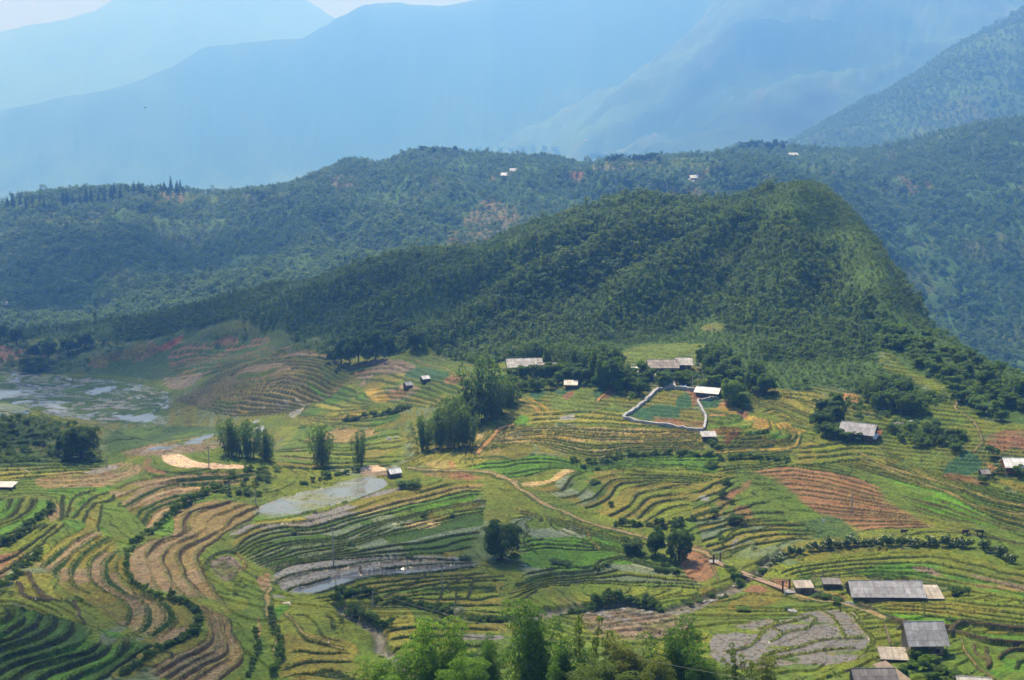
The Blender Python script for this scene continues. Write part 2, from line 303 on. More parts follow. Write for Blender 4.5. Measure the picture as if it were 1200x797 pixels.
STRIPS = [
 # bottom left: dark green young rice in sweeping curves
 strip([[(-60,728),(0,722),(6,716),(4,709)], [(-60,744),(0,737),(8,727),(9,718),(5,709)], [(-60,756),(0,746),(15,737),(28,728),(32,720),(27,712),(16,706)],
        [(-60,772),(14,748),(30,740),(45,730),(49,720),(45,711),(32,703)], [(-60,784),(22,753),(40,748),(60,735),(67,722),(63,710),(50,703)],
        [(-60,800),(15,769),(45,760),(75,748),(85,735),(87,722),(84,710),(74,706)], [(-60,815),(0,790),(20,778),(50,770),(80,762),(100,755),(112,745),(114,735),(108,729)],
        [(-40,828),(18,797),(40,782),(70,772),(100,765),(118,754),(122,748)], [(-20,840),(50,797),(80,783),(110,772),(128,762),(133,752)], [(0,850),(82,800),(110,787),(133,777),(147,764),(150,746)],
        [(60,840),(120,797),(150,777),(175,762),(190,752)]], h=.95, pal=('dkrice','rice','dkrice'), riser='riserd', rw=.8),
 # left edge: small terraces above them
 strip([[(-60,575),(0,580),(12,583)], [(-60,600),(-10,598),(2,592),(4,584),(14,580)], [(-60,612),(0,605),(10,598),(13,590),(18,582)], [(-60,622),(5,611),(18,601),(26,588),(30,577)],
        [(-60,632),(14,612),(30,602),(38,592),(42,582)], [(-60,640),(0,630),(30,618),(48,606),(60,594),(62,584)]], h=.7, pal=('rice','grassy','rice'), riser='riserd', rw=.7),
 strip([[(-60,650),(0,632),(30,620),(50,608)], [(-50,662),(0,652),(20,640),(45,626),(58,612)], [(-40,690),(5,672),(30,652),(48,638),(80,612)]], n=[2, 2], h=.6, pal=('olive','grassy','tan'), riser='riserd'),
 # left middle: strips of dry field between grassy banks
 strip([[(112,612),(95,620),(80,628),(62,640),(48,652),(36,664)], [(118,622),(100,632),(84,641),(69,650),(54,666),(52,680),(60,692)], [(128,626),(107,637),(86,652),(66,668),(58,680),(64,690),(78,697)],
        [(141,620),(120,635),(101,648),(91,660),(87,672),(92,685),(110,695),(122,705),(131,715),(131,725),(125,734)], [(152,624),(136,640),(118,652),(111,665),(113,680),(126,690),(145,700),(155,712),(158,725),(151,742)],
        [(149,636),(131,655),(126,670),(131,685),(151,695),(170,703),(178,715),(178,728),(166,746)], [(148,645),(141,665),(150,680),(170,696),(190,707),(200,722),(192,738),(173,747)],
        [(148,648),(148,674),(160,687),(185,699),(205,702),(222,711),(232,724),(230,740),(214,752),(190,762)]], h=.7, pal=('stub','wet','tan','stub','olive'), riser='leafy', rw=.8, split=38),
 # upper left: curved dry terraces under the sandy yard
 strip([[(330,548),(290,553),(250,554),(200,557),(165,562),(140,570),(127,577)], [(320,553),(280,559),(240,561),(200,565),(165,576),(148,582),(141,590),(136,600),(128,610),(120,620)],
        [(300,562),(260,567),(235,568),(200,571),(170,581),(150,592),(138,601),(136,607),(142,616),(150,622)], [(285,569),(250,574),(225,577),(200,580),(182,588),(160,598),(150,608),(152,618),(157,623)],
        [(262,577),(235,580),(213,581),(190,588),(166,600),(157,611),(160,621)], [(255,580),(230,583),(208,588),(186,597),(170,606),(168,616),(174,624)],
        [(250,582),(230,588),(210,598),(196,605),(186,615),(178,624)]], h=.9, pal=('stub','wet','tan','stub','olive'), riser='leafy', rw=.75, split=55),
 # dry brown terraces curving down the middle of the left half
 strip([[(255,583),(222,592),(205,602),(203,615),(200,626),(172,634),(152,650),(152,672),(166,690)], [(290,583),(252,594),(226,601),(217,612),(216,626),(190,634),(177,648),(180,664),(186,682),(200,697)],
        [(303,587),(270,600),(256,606),(250,618),(238,626),(214,636),(196,650),(198,668),(210,686),(228,702)], [(310,592),(282,605),(271,612),(263,622),(241,632),(218,643),(213,656),(221,675),(232,690),(252,706),(268,716)],
        [(316,596),(292,610),(274,620),(256,633),(237,645),(233,660),(241,672),(251,686),(258,699),(268,712),(282,720)]], h=.7, pal=('tan','stub','tan','tan'), riser='riserb', rw=.7),
 strip([[(200,700),(218,710),(235,716),(243,728),(243,748),(226,760),(200,770),(172,790)], [(204,701),(234,711),(254,722),(258,738),(262,755),(254,767),(230,777),(196,795),(180,806)],
        [(214,703),(245,714),(262,724),(266,740),(280,760),(276,771),(253,784),(228,798),(210,812)], [(230,706),(252,714),(270,724),(276,745),(288,764),(284,778),(268,792),(250,806)]], n=[2, 2, 1], h=.65, pal=('stub','tan','stub','brown'), riser='riserb', rw=.8),
 # long wet terraces in the centre
 strip([[(268,628),(285,616),(306,610),(340,606),(375,600),(400,592),(440,577),(475,569),(492,571),(530,560),(575,556)], [(264,640),(282,628),(302,618),(330,614),(362,611),(400,602),(440,589),(480,580),(525,569),(566,566)],
        [(258,650),(280,640),(300,625),(332,619),(365,618),(400,608),(450,594),(500,582),(540,572),(572,574)]], n=[1, 1], h=.5, pal=('wetgreen','olive','wet','yellow'), riser='riserd', rw=.5, split=60),
 strip([[(258,650),(280,640),(300,625),(332,619),(365,618),(400,608),(450,594),(500,582),(540,572),(572,574)], [(280,654),(305,640),(345,631),(382,630),(405,622),(440,611),(480,602),(520,592),(575,583)],
        [(290,662),(315,652),(342,641),(380,637),(405,634),(430,625),(455,613),(475,611),(520,598),(565,592),(600,590)], [(305,668),(332,658),(372,650),(405,643),(440,632),(480,624),(520,614),(560,604),(610,600)],
        [(316,676),(342,663),(380,657),(420,654),(470,651),(520,648),(560,640)]], n=[3, 3, 3, 4], h=.42, pal=('wetgreen','rice','grass','wetgreen','dkrice','wet'), riser='riserd', rw=.4, split=70),
 strip([[(316,676),(342,663),(380,657),(420,654),(470,651),(540,652)], [(321,691),(331,679),(360,671),(400,664),(440,658),(500,656),(556,656)], [(336,695),(347,689),(380,680),(420,672),(480,664),(564,659)],
        [(350,702),(400,688),(430,678),(500,673),(545,666),(568,662)]], h=.4, pal=('water','wet','water'), riser='riserd', rw=.45),
 # below the road: faint green paddies
 strip([[(600,590),(625,600),(652,606),(672,611),(690,617),(720,626),(760,636)], [(596,622),(612,610),(640,604),(660,618),(700,630),(760,645)], [(600,668),(640,660),(690,655),(715,650),(745,652),(790,660)],
        [(600,690),(640,677),(690,671),(712,661),(727,656),(747,661),(790,669),(830,676)], [(560,722),(612,704),(645,688),(700,684),(760,688),(830,690)]], n=[4, 8, 2, 4], h=.32, pal=('grass','rice','wetgreen','grass','grassy','olive'), riser='riserd', rw=.38, wob=.9, split=45),
 strip([[(350,703),(400,689),(430,679),(500,674),(568,664)], [(380,712),(450,700),(520,690),(600,690)], [(410,716),(480,712),(560,718),(600,718)]], n=[4, 4], h=.3, pal=('wetgreen','grass','grassy','olive'), riser='riserg', rw=.35, wob=.9, split=40),
 # centre: bright rice then olive terraces
 strip([[(480,548),(520,545),(560,541),(600,538),(640,533),(690,545),(720,540),(780,533),(850,530)], [(568,553),(600,552),(622,546),(660,548),(690,551),(740,543),(790,542),(850,545)],
        [(585,560),(610,560),(635,553),(660,551),(690,554),(740,548),(790,548),(840,554)]], n=[3, 2], h=.4, pal=('lime','lime','rice','lime'), riser='riserg', rw=.45, split=95),
 strip([[(590,562),(625,570),(645,568),(660,558),(680,553),(740,549),(790,551),(850,556)], [(622,578),(652,577),(664,570),(672,560),(692,553),(735,551),(780,556),(850,559)], [(640,584),(672,582),(687,574),(702,563),(722,557),(760,557),(850,563)],
        [(666,591),(692,586),(703,577),(714,568),(730,562),(775,561),(850,566)], [(682,605),(708,598),(726,591),(735,577),(745,571),(782,565),(850,569)], [(692,612),(722,602),(742,590),(748,580),(775,574),(805,569),(850,573)],
        [(722,614),(748,598),(758,587),(785,580),(850,578)], [(745,612),(768,592),(802,585),(850,584)], [(756,614),(776,600),(804,593),(850,592)], [(770,620),(800,612),(850,602)]], n=[1, 1, 1, 2, 1, 1, 1, 1, 1], h=.5, pal=('olive','wetgreen','grass','olive','grassy'), riser='riserd', rw=.5, split=60),
 # centre: golden terraces in front of the walled garden
 strip([[(592,503),(630,500),(700,500),(760,502),(830,506)], [(578,509),(640,505),(700,508),(760,511),(836,510)], [(572,516),(640,512),(700,518),(760,516),(838,516)], [(566,522),(640,517),(692,526),(750,522),(838,521)],
        [(560,530),(620,521),(655,528),(692,538),(716,535),(732,531),(782,529),(836,528)]], n=[2, 3, 2, 3], h=.7, pal=('olive','tan','gold','straw','yellow','olive'), riser='riserg', rw=.7, split=50),
 strip([[(620,482),(650,480),(690,478),(740,484)], [(600,500),(640,497),(700,497),(760,500),(830,505)]], n=3, h=.5, pal=('yellow','yellow','grassy'), riser='riserg', rw=.5, split=30),
 # stadium terraces beside the walled garden
 strip([[(826,497),(850,496),(866,492),(872,485),(868,478),(850,474),(830,478)], [(830,503),(860,503),(879,503),(894,499),(896,492),(889,486),(880,478),(870,474)], [(832,508),(870,509),(896,507),(906,503),(903,495),(896,486),(888,478)],
        [(834,514),(880,514),(909,513),(918,509),(913,500),(905,491),(896,482)], [(834,519),(890,519),(921,517),(927,510),(921,502),(912,494)], [(832,525),(850,524),(900,523),(929,518),(935,507),(926,500),(918,494)],
        [(826,533),(860,529),(920,528),(938,522),(940,510),(934,502),(925,496)]], h=1.15, pal=('grassy','olive','rice','grassy','gold','gold'), riser='riserg', rw=.7, wob=.1),
 strip([[(872,470),(885,464),(900,461),(925,458),(950,459),(975,464)], [(878,475),(902,468),(920,470),(942,480),(965,488)], [(885,482),(910,477),(932,487),(962,497)], [(894,487),(916,484),(936,494),(962,503)], [(908,495),(925,494),(945,500),(965,508)]],
       n=[3, 3, 2, 2], h=.6, pal=('olive','grassy','yellow','olive'), riser='riserg', rw=.5),
 # right: long slanting terraces
 strip([[(945,510),(1000,518),(1040,528),(1090,552),(1140,565),(1200,580),(1300,600)], [(940,514),(1000,527),(1050,538),(1100,560),(1150,577),(1200,590),(1300,615)], [(940,524),(1000,541),(1045,550),(1100,570),(1150,590),(1200,600),(1300,625)],
        [(930,534),(1000,549),(1060,565),(1110,579),(1150,600),(1185,614),(1260,632)]], n=[3, 3, 3], h=.75, pal=('grassy','olive','yellow','grass'), riser='riserg', rw=.8, split=60),
 strip([[(845,532),(900,530),(945,524)], [(835,545),(890,541),(930,534),(1000,549)], [(840,556),(885,551),(920,547),(960,551),(1000,559),(1035,571)]], n=[3, 3], h=.5, pal=('grassy','grass','olive'), riser='riserg', rw=.5, split=40),
 strip([[(1000,549),(1060,565),(1110,579),(1150,600),(1185,614),(1260,632)], [(1038,573),(1080,584),(1115,592),(1150,606),(1180,616),(1260,638)], [(1046,582),(1085,594),(1120,605),(1172,619),(1260,646)], [(1060,594),(1100,608),(1130,614),(1175,620),(1250,650)]],
       n=[1, 2, 2], h=.6, pal=('lime','grass','lime','lime'), riser='riserb', rw=.5, split=80),
 strip([[(878,553),(920,547),(960,551),(1000,559),(1036,573)], [(900,562),(940,563),(980,570),(1020,580),(1050,588)], [(930,585),(965,587),(1000,592),(1040,598),(1075,602)], [(955,600),(990,604),(1030,606),(1088,610)],
        [(1002,624),(1030,621),(1060,619),(1105,618)]], n=[3, 4, 3, 3], h=.38, pal=('plough','plough','plough','brown'), riser='riserb', rw=.42, wob=.35),
 # left hillside of terraces
 strip([[(228,455),(262,437),(300,423),(340,413),(358,410),(388,417),(410,430),(440,440)], [(222,462),(255,452),(300,444),(340,436),(370,440),(392,452),(412,452)], [(212,464),(250,465),(300,462),(335,466),(362,474),(390,470),(412,462)],
        [(203,468),(240,480),(275,488),(312,486),(345,484),(390,474),(412,470)]], n=[6, 6, 5], h=1.4, pal=('grass','olive','tan','stub','grassy'), riser='riserd', rw=1.2, split=0, wob=.12),
 strip([[(402,448),(420,452),(440,462),(445,470)], [(380,464),(405,470),(432,474),(470,470)], [(350,480),(375,486),(410,484),(445,480),(480,474)], [(345,488),(372,494),(410,499),(440,500),(475,488)]], n=[3, 3, 3], h=.7, pal=('grass','rice','grassy','yellow','gold'), riser='riserg', rw=.7, split=40),
 strip([[(195,402),(225,398),(260,395),(320,395)], [(192,445),(240,441),(300,420),(345,409)]], n=9, h=1.3, pal=('brown','dkgrass','brown','dkgrass'), riser='dkgrass', rw=1.5),
 strip([[(402,432),(440,425),(480,424),(500,432),(540,445),(560,450)], [(415,446),(440,446),(470,452),(500,455),(515,462),(540,470)], [(440,470),(470,474),(500,478),(520,475)]], n=[4, 4], h=.7, pal=('brown','mud','grass','olive','yellow'), riser='riserg', rw=.7, split=22),
 # smaller runs of terraces filling the slopes between
 strip([[(-60,533),(0,532),(60,529),(130,532)], [(-60,564),(0,562),(60,558),(140,551)]], n=6, h=.45, pal=('grass','yellow','grassy','olive','rice'), riser='riserg', rw=.5, split=40, wob=.5),
 strip([[(325,500),(370,498),(420,503),(478,503)], [(318,530),(370,533),(430,534),(480,530)], [(318,547),(370,551),(430,548),(474,545)]], n=[4, 3], h=.45, pal=('olive','grassy','grass','tan','yellow'), riser='riserg', rw=.5, split=30, wob=.6),
 strip([[(896,676),(940,660),(1050,648),(1130,652),(1200,668),(1300,690)], [(950,682),(1030,674),(1100,686),(1200,706),(1300,722)]], n=5, h=.3, pal=('grassy','grass','olive','rice','grassy'), riser='riserg', rw=.4, split=70, wob=.5),
 strip([[(1110,700),(1200,708),(1300,722)], [(1010,704),(1110,710),(1200,722),(1300,738)], [(1020,716),(1100,724),(1200,736),(1300,744)]], n=[2, 3], h=.3, pal=('grassy','rice','grass','olive'), riser='riserg', rw=.4, split=70, wob=.5),
 strip([[(800,572),(840,560),(878,554)], [(800,600),(840,586),(872,568)], [(800,640),(850,616),(900,608),(960,612)], [(832,652),(870,642),(920,634),(965,634)]], n=[3, 4, 4], h=.4, pal=('olive','grassy','grass','olive','wetgreen'), riser='riserd', rw=.45, split=30, wob=.7),
 strip([[(-60,402),(0,405),(60,411)], [(-60,434),(0,434),(55,430)]], n=5, h=.9, pal=('brown','dkgrass','olive','dkgrass'), riser='dkgrass', rw=1.0),
 strip([[(95,432),(130,414),(160,402)], [(150,432),(175,420),(196,408)]], n=7, h=.8, pal=('olive','dkgrass','brown','dkgrass'), riser='dkgrass', rw=1.0, wob=.4),
 strip([[(120,505),(180,500),(240,500),(300,505)], [(120,535),(190,520),(260,516),(320,520)]], n=3, h=.2, pal=('grass','dkgrass','olive'), riser='riserg', rw=.5, split=35, wob=.8),
 strip([[(600,500),(580,512),(565,530),(560,545)], [(560,502),(552,515),(545,532),(540,542)]], n=3, h=.5, pal=('olive','tan','grassy'), riser='riserg', rw=.5),
 strip([[(935,520),(980,512),(1030,516)], [(920,545),(960,545),(1000,540),(1040,545)]], n=4, h=.5, pal=('grassy','olive','grass'), riser='riserg', rw=.5, split=35, wob=.5),
 strip([[(440,735),(490,728),(540,732),(590,728)], [(430,797),(500,790),(600,790)]], n=6, h=.3, pal=('olive','grassy','grass','tan'), riser='riserg', rw=.4, split=25, wob=.8),
 strip([[(330,712),(370,712),(400,720),(404,735)], [(330,797),(360,790),(420,797),(440,797)]], n=5, h=.3, pal=('olive','grassy','grass','tan'), riser='riserg', rw=.4, split=25, wob=.9),
 strip([[(-60,438),(0,435),(60,439),(150,448),(205,462)], [(-60,470),(40,468),(120,472),(202,476)], [(-60,488),(60,487),(120,494),(200,499)]], n=[7, 4], h=.3, pal=('water','grass','wet','grass','wetgreen','water','dkgrass','wetgreen','grass'), riser='dkgrass', rw=.7, split=14, wob=1.0),
 # front right corner
 strip([[(1112,742),(1125,738),(1160,741),(1210,743),(1300,745)], [(1118,745),(1145,750),(1180,756),(1210,758),(1300,764)], [(1126,752),(1142,756),(1150,770),(1162,785),(1180,800)], [(1124,748),(1126,762),(1138,777),(1160,792),(1182,806)]],
       n=[1, 1, 1], h=.7, pal=('wetgreen','rice','grass'), riser='riserb', rw=.7),
]
# closed fields lying over the strips: colour, outline
PATCHES = [
 ('yellow', [(18,666),(34,672),(60,672),(60,684),(74,697),(92,709),(94,730),(88,726),(84,706),(60,702),(30,703),(14,698),(12,688)]),
 ('grassy', [(120,560),(128,570),(132,582),(118,594),(116,618),(102,620),(98,610),(80,610),(74,604),(78,590),(72,588),(50,574),(80,569)]),
 ('rice', [(52,575),(74,570),(125,567),(127,577),(112,578),(82,590),(70,588)]), ('rice', [(108,578),(112,577),(96,600),(84,608),(78,608),(90,590)]), ('olive', [(102,600),(110,592),(117,592),(117,618),(104,622),(100,612)]),
 ('stub', [(58,590),(70,592),(70,608),(56,610)]), ('brown', [(-20,660),(14,644),(32,648),(20,664),(0,680),(-20,690)]),
 ('stub', [(100,556),(130,544),(150,542),(166,545),(165,553),(150,562),(128,570),(100,570),(60,570)]), ('tan', [(40,562),(70,553),(110,552),(120,560),(90,568),(50,572)]), ('wet', [(96,553),(130,545),(140,548),(112,556)]),
 ('grass', [(-60,530),(60,528),(130,530),(150,538),(110,548),(60,552),(30,560),(-60,562)]), ('silt', [(22,550),(30,549),(49,557),(44,559)]), ('yellow', [(-30,548),(20,548),(40,556),(20,562),(-30,564)]),
 ('sand', [(186,535),(196,532),(212,532),(228,539),(246,543),(268,544),(294,546),(280,550),(248,550),(215,548),(194,543)]),
 ('grass', [(184,530),(240,529),(300,536),(310,542),(294,545),(250,541),(230,537),(214,531),(196,531),(184,536),(178,546),(170,540)]),
 ('brown', [(166,541),(176,536),(180,548),(196,553),(190,557),(168,552)]),
 ('wetgreen', [(293,601),(312,589),(345,580),(372,575),(400,566),(428,558),(448,560),(455,568),(440,577),(400,590),(375,598),(340,605),(310,608)]),
 ('flood', [(298,601),(312,590),(345,579),(375,572),(402,565),(425,559),(447,560),(456,568),(440,577),(400,590),(372,597),(340,604)]),
 ('mud', [(423,547),(440,545),(458,546),(468,553),(452,558),(424,557)]), ('sand', [(424,548),(438,546),(450,547),(452,552),(424,552)]),
 ('yellow', [(474,546),(490,536),(530,528),(560,533),(575,536),(560,545),(530,552),(500,550)]), ('straw', [(495,543),(515,539),(533,540),(536,548),(510,549)]), ('orange', [(524,540),(533,540),(536,548),(528,548)]),
 ('plough', [(492,555),(520,551),(545,553),(570,560),(545,564),(510,561)]), ('grass', [(497,563),(512,558),(540,560),(545,566),(520,570),(502,571)]),
 ('straw', [(608,566),(635,564),(650,556),(662,550),(678,552),(664,557),(650,565),(630,570),(612,570)]),
 ('olive', [(502,600),(525,593),(545,587),(562,589),(560,597),(540,604),(520,612),(502,616)]), ('straw', [(475,614),(500,610),(520,612),(514,619),(490,621),(478,619)]),
 ('tan', [(430,594),(470,584),(520,574),(560,567),(566,571),(520,581),(460,594),(418,602)]), ('straw', [(418,602),(460,594),(498,584),(492,589),(440,601),(420,606)]), ('yellow', [(498,585),(540,572),(562,574),(530,580),(500,588)]),
 ('dkmud', [(248,658),(258,652),(272,652),(286,666),(270,682),(258,678),(246,668)]),
 ('stub', [(303,676),(312,671),(320,676),(321,694),(312,698),(304,688)]), ('wet', [(322,697),(335,696),(342,706),(334,711),(322,702)]),
 ('grass', [(278,684),(300,682),(302,700),(318,712),(312,742),(326,770),(330,800),(282,800),(284,765),(270,735),(272,716),(290,712)]),
 ('rice', [(318,716),(336,706),(344,724),(330,730)]), ('grassy', [(336,712),(400,692),(470,706),(420,715),(400,745),(350,752),(325,742)]), ('tan', [(300,726),(306,722),(308,745),(300,752)]),
 ('olive', [(330,742),(400,748),(420,760),(440,797),(340,797)]), ('yellow', [(408,712),(440,708),(480,712),(490,730),(470,735),(440,725),(412,718)]), ('yellow', [(450,748),(468,736),(484,738),(478,755),(462,758)]), ('grass', [(415,768),(440,756),(470,765),(480,790),(430,790)]),
 ('olive', [(540,742),(548,732),(590,731),(592,743)]), ('wet', [(537,744),(592,744),(590,750),(540,750)]),
 ('mud', [(684,716),(700,708),(740,706),(770,714),(800,716),(812,728),(800,742),(740,752),(690,742)]), ('wet', [(690,712),(702,713),(722,722),(745,728),(740,731),(708,724),(688,716)]),
 ('dkmud', [(720,709),(740,707),(768,716),(762,726),(740,722)]),
 # puddled fields by the stream, right of centre
 ('wet', [(830,752),(850,735),(886,728),(915,722),(945,718),(965,716),(1000,718),(1014,730),(1020,745),(1030,760),(1000,775),(940,782),(880,785),(835,775)]),
 ('olive', [(865,700),(885,690),(920,694),(910,708),(870,716),(850,712)]),
 ('grassy', [(896,680),(920,664),(980,650),(1060,645),(1130,648),(1180,664),(1210,668),(1300,680),(1300,745),(1200,738),(1120,732),(1050,728),(1010,712),(1000,702),(1110,700),(1120,690),(1030,676),(960,680)]),
 ('rice', [(1000,672),(1025,664),(1070,664),(1110,672),(1150,680),(1200,692),(1240,700),(1240,706),(1200,702),(1140,690),(1090,678),(1040,677)]), ('rice', [(1020,664),(1060,658),(1110,664),(1090,672),(1040,674)]),
 ('tan', [(1066,664),(1090,668),(1120,680),(1160,684),(1200,690),(1200,693),(1150,689),(1100,678)]), ('mud', [(1140,672),(1200,686),(1250,696),(1250,700),(1190,690),(1140,676)]), ('mud', [(1066,665),(1080,663),(1102,672),(1090,674)]),
 ('lime', [(1030,716),(1060,720),(1110,724),(1170,728),(1240,736),(1240,741),(1150,734),(1080,728),(1040,722)]), ('olive', [(1010,704),(1060,706),(1130,706),(1180,716),(1140,722),(1060,716)]),
 ('olive', [(820,690),(850,690),(860,700),(830,712)]),
 # around the village
 ('meadow', [(690,482),(705,470),(700,458),(690,452),(700,450),(718,466),(735,480),(740,484),(720,484)]), ('meadow', [(640,468),(664,462),(690,450),(700,460),(704,472),(690,484),(660,486)]),
 ('lime', [(600,497),(608,488),(620,488),(618,497)]), ('silt', [(654,490),(668,486),(676,487),(672,498),(660,497)]), ('gold', [(604,468),(612,466),(632,478),(640,488),(634,488),(622,478)]), ('gold', [(614,466),(622,466),(642,478),(652,489),(646,489),(632,476)]),
 ('brown', [(696,470),(716,452),(722,456),(714,466),(702,470)]), ('crop', [(694,458),(712,450),(720,452),(704,464),(698,468)]), ('crop', [(648,458),(664,456),(668,462),(656,464)]), ('crop', [(618,464),(632,456),(640,458),(634,466)]), ('brown', [(656,466),(672,458),(674,462),(664,470)]),
 ('meadow', [(738,412),(760,406),(800,404),(824,408),(822,420),(790,422),(742,424)]),
 ('crop', [(736,486),(768,474),(798,479),(796,490),(772,492),(764,494)]), ('olive', [(765,468),(778,458),(800,457),(798,470),(792,476),(770,474)]), ('crop', [(792,478),(794,464),(808,463),(810,478)]), ('brown', [(800,457),(818,459),(828,466),(812,478),(808,464)]),
 ('olive', [(798,480),(810,480),(822,484),(826,492),(796,490)]), ('plough', [(762,494),(770,488),(796,491),(826,493),(826,502),(790,499)]),
 ('crop', [(822,470),(842,468),(846,476),(826,478)]), ('orange', [(842,472),(852,470),(852,476),(842,478)]), ('olive', [(826,480),(860,478),(852,484),(828,484)]), ('orange', [(830,486),(856,484),(872,478),(866,484),(848,488),(832,489)]), ('grass', [(828,490),(860,486),(874,488),(866,496),(832,500)]), ('brown', [(864,482),(876,480),(878,488),(868,488)]),
 ('red', [(832,502),(866,500),(868,504),(846,508),(832,508)]), ('red', [(846,508),(864,506),(862,512),(848,516)]), ('red', [(848,514),(862,514),(858,518),(850,520)]),
 ('gold', [(906,496),(924,495),(930,500),(918,502)]), ('gold', [(922,502),(936,502),(946,506),(934,508)]), ('crop', [(472,440),(488,430),(510,434),(528,438),(510,448),(486,444)]), ('plough', [(518,446),(534,438),(542,444),(530,452)]), ('mud', [(428,428),(450,420),(480,424),(490,432),(470,438),(440,438)]), ('gold', [(426,458),(440,455),(452,458),(456,470),(440,472)]), ('yellow', [(452,456),(476,464),(498,470),(494,462),(506,472),(500,480),(492,470)]),
 ('straw', [(555,512),(566,506),(565,515),(556,516)]), ('orange', [(558,528),(572,514),(588,502),(590,505),(576,520),(562,534)]),
 ('meadow', [(1045,545),(1065,535),(1110,528),(1118,534),(1100,552),(1080,550)]), ('crop', [(1102,554),(1130,528),(1152,541),(1146,552),(1138,558),(1128,560)]), ('red', [(1104,560),(1112,554),(1138,560),(1158,566),(1160,570),(1136,568)]), ('brown', [(1152,520),(1168,505),(1200,504),(1230,510),(1210,528),(1188,526),(1172,530)]), ('orange', [(1152,540),(1172,548),(1178,550),(1166,556),(1158,548)]),
 ('olive', [(1168,562),(1200,566),(1240,575),(1240,585),(1190,576)]), ('red', [(1020,505),(1034,504),(1030,516),(1016,520)]), ('orange', [(985,462),(1005,462),(1008,474),(995,472)]), ('straw', [(1112,512),(1122,509),(1126,514),(1116,516)]),
 ('grass', [(860,560),(880,556),(905,562),(940,585),(965,606),(940,612),(900,606),(870,600)]), ('plough', [(836,590),(852,578),(872,566),(884,560),(880,570),(860,584),(850,600),(842,606)]), ('brown', [(852,604),(870,592),(884,600),(870,610)]), ('silt', [(818,580),(832,581),(830,587),(820,585)]),
 ('dkgrass', [(940,612),(965,604),(985,608),(1002,622),(1010,634),(960,634),(930,628)]), ('grassy', [(1005,624),(1040,620),(1100,620),(1130,630),(1080,636),(1010,640)]),
 ('wet', [(858,632),(866,630),(862,642),(854,646)]), ('brown', [(800,640),(818,636),(834,652),(838,674),(826,682),(806,678),(796,660)]), ('orange', [(826,642),(834,652),(842,664),(840,676),(836,674),(832,656)]), ('straw', [(922,693),(940,696),(952,702),(940,706),(926,698)]), ('brown', [(950,700),(964,690),(984,694),(996,702),(975,708)]), ('brown', [(868,692),(882,684),(900,690),(890,696)]), ('brown', [(900,678),(924,680),(930,688),(915,690)]),
 # left valley floor
 ('mud', [(140,532),(190,520),(260,516),(262,524),(200,534)]), ('water', [(150,528),(200,522),(246,508),(250,512),(205,526)]), ('silt', [(-60,462),(0,456),(24,458),(16,466),(-60,472)]), ('water', [(98,460),(120,453),(140,451),(130,458),(112,462)]), ('silt', [(50,474),(66,472),(80,480),(76,484),(58,482)]), ('water', [(120,482),(160,486),(182,482),(184,490),(168,496),(140,492)]), ('silt', [(184,470),(192,474),(198,480),(190,478)]),
 ('red', [(182,411),(202,398),(216,392),(206,404),(192,412)]), ('mud', [(190,444),(215,440),(240,436),(225,452),(200,456)]), ('silt', [(148,456),(164,453),(164,458),(152,459)]), ('wet', [(88,446),(106,443),(104,450),(92,452)]), ('olive', [(100,420),(140,410),(168,402),(170,412),(130,426),(110,428)]), ('brown', [(-60,412),(0,410),(30,414),(20,422),(-60,430)]), ('orange', [(0,419),(30,418),(38,414),(32,421),(0,421)]),
 ('lime', [(357,447),(366,449),(376,458),(384,464),(380,468),(366,458)]), ('silt', [(338,485),(346,480),(356,478),(352,486),(344,490)]), ('silt', [(294,497),(304,492),(310,504),(300,508)]), ('water', [(322,468),(328,470),(334,480),(328,480)]), ('water', [(330,463),(334,464),(341,476),(336,477)]), ('silt', [(340,460),(344,460),(358,475),(352,475)]), ('water', [(306,473),(312,475),(312,482),(306,480)]), ('silt', [(315,475),(319,475),(325,482),(319,482)]), ('gold', [(344,450),(350,452),(360,463),(356,463)]), ('gold', [(275,480),(284,479),(294,484),(286,485)]),
]
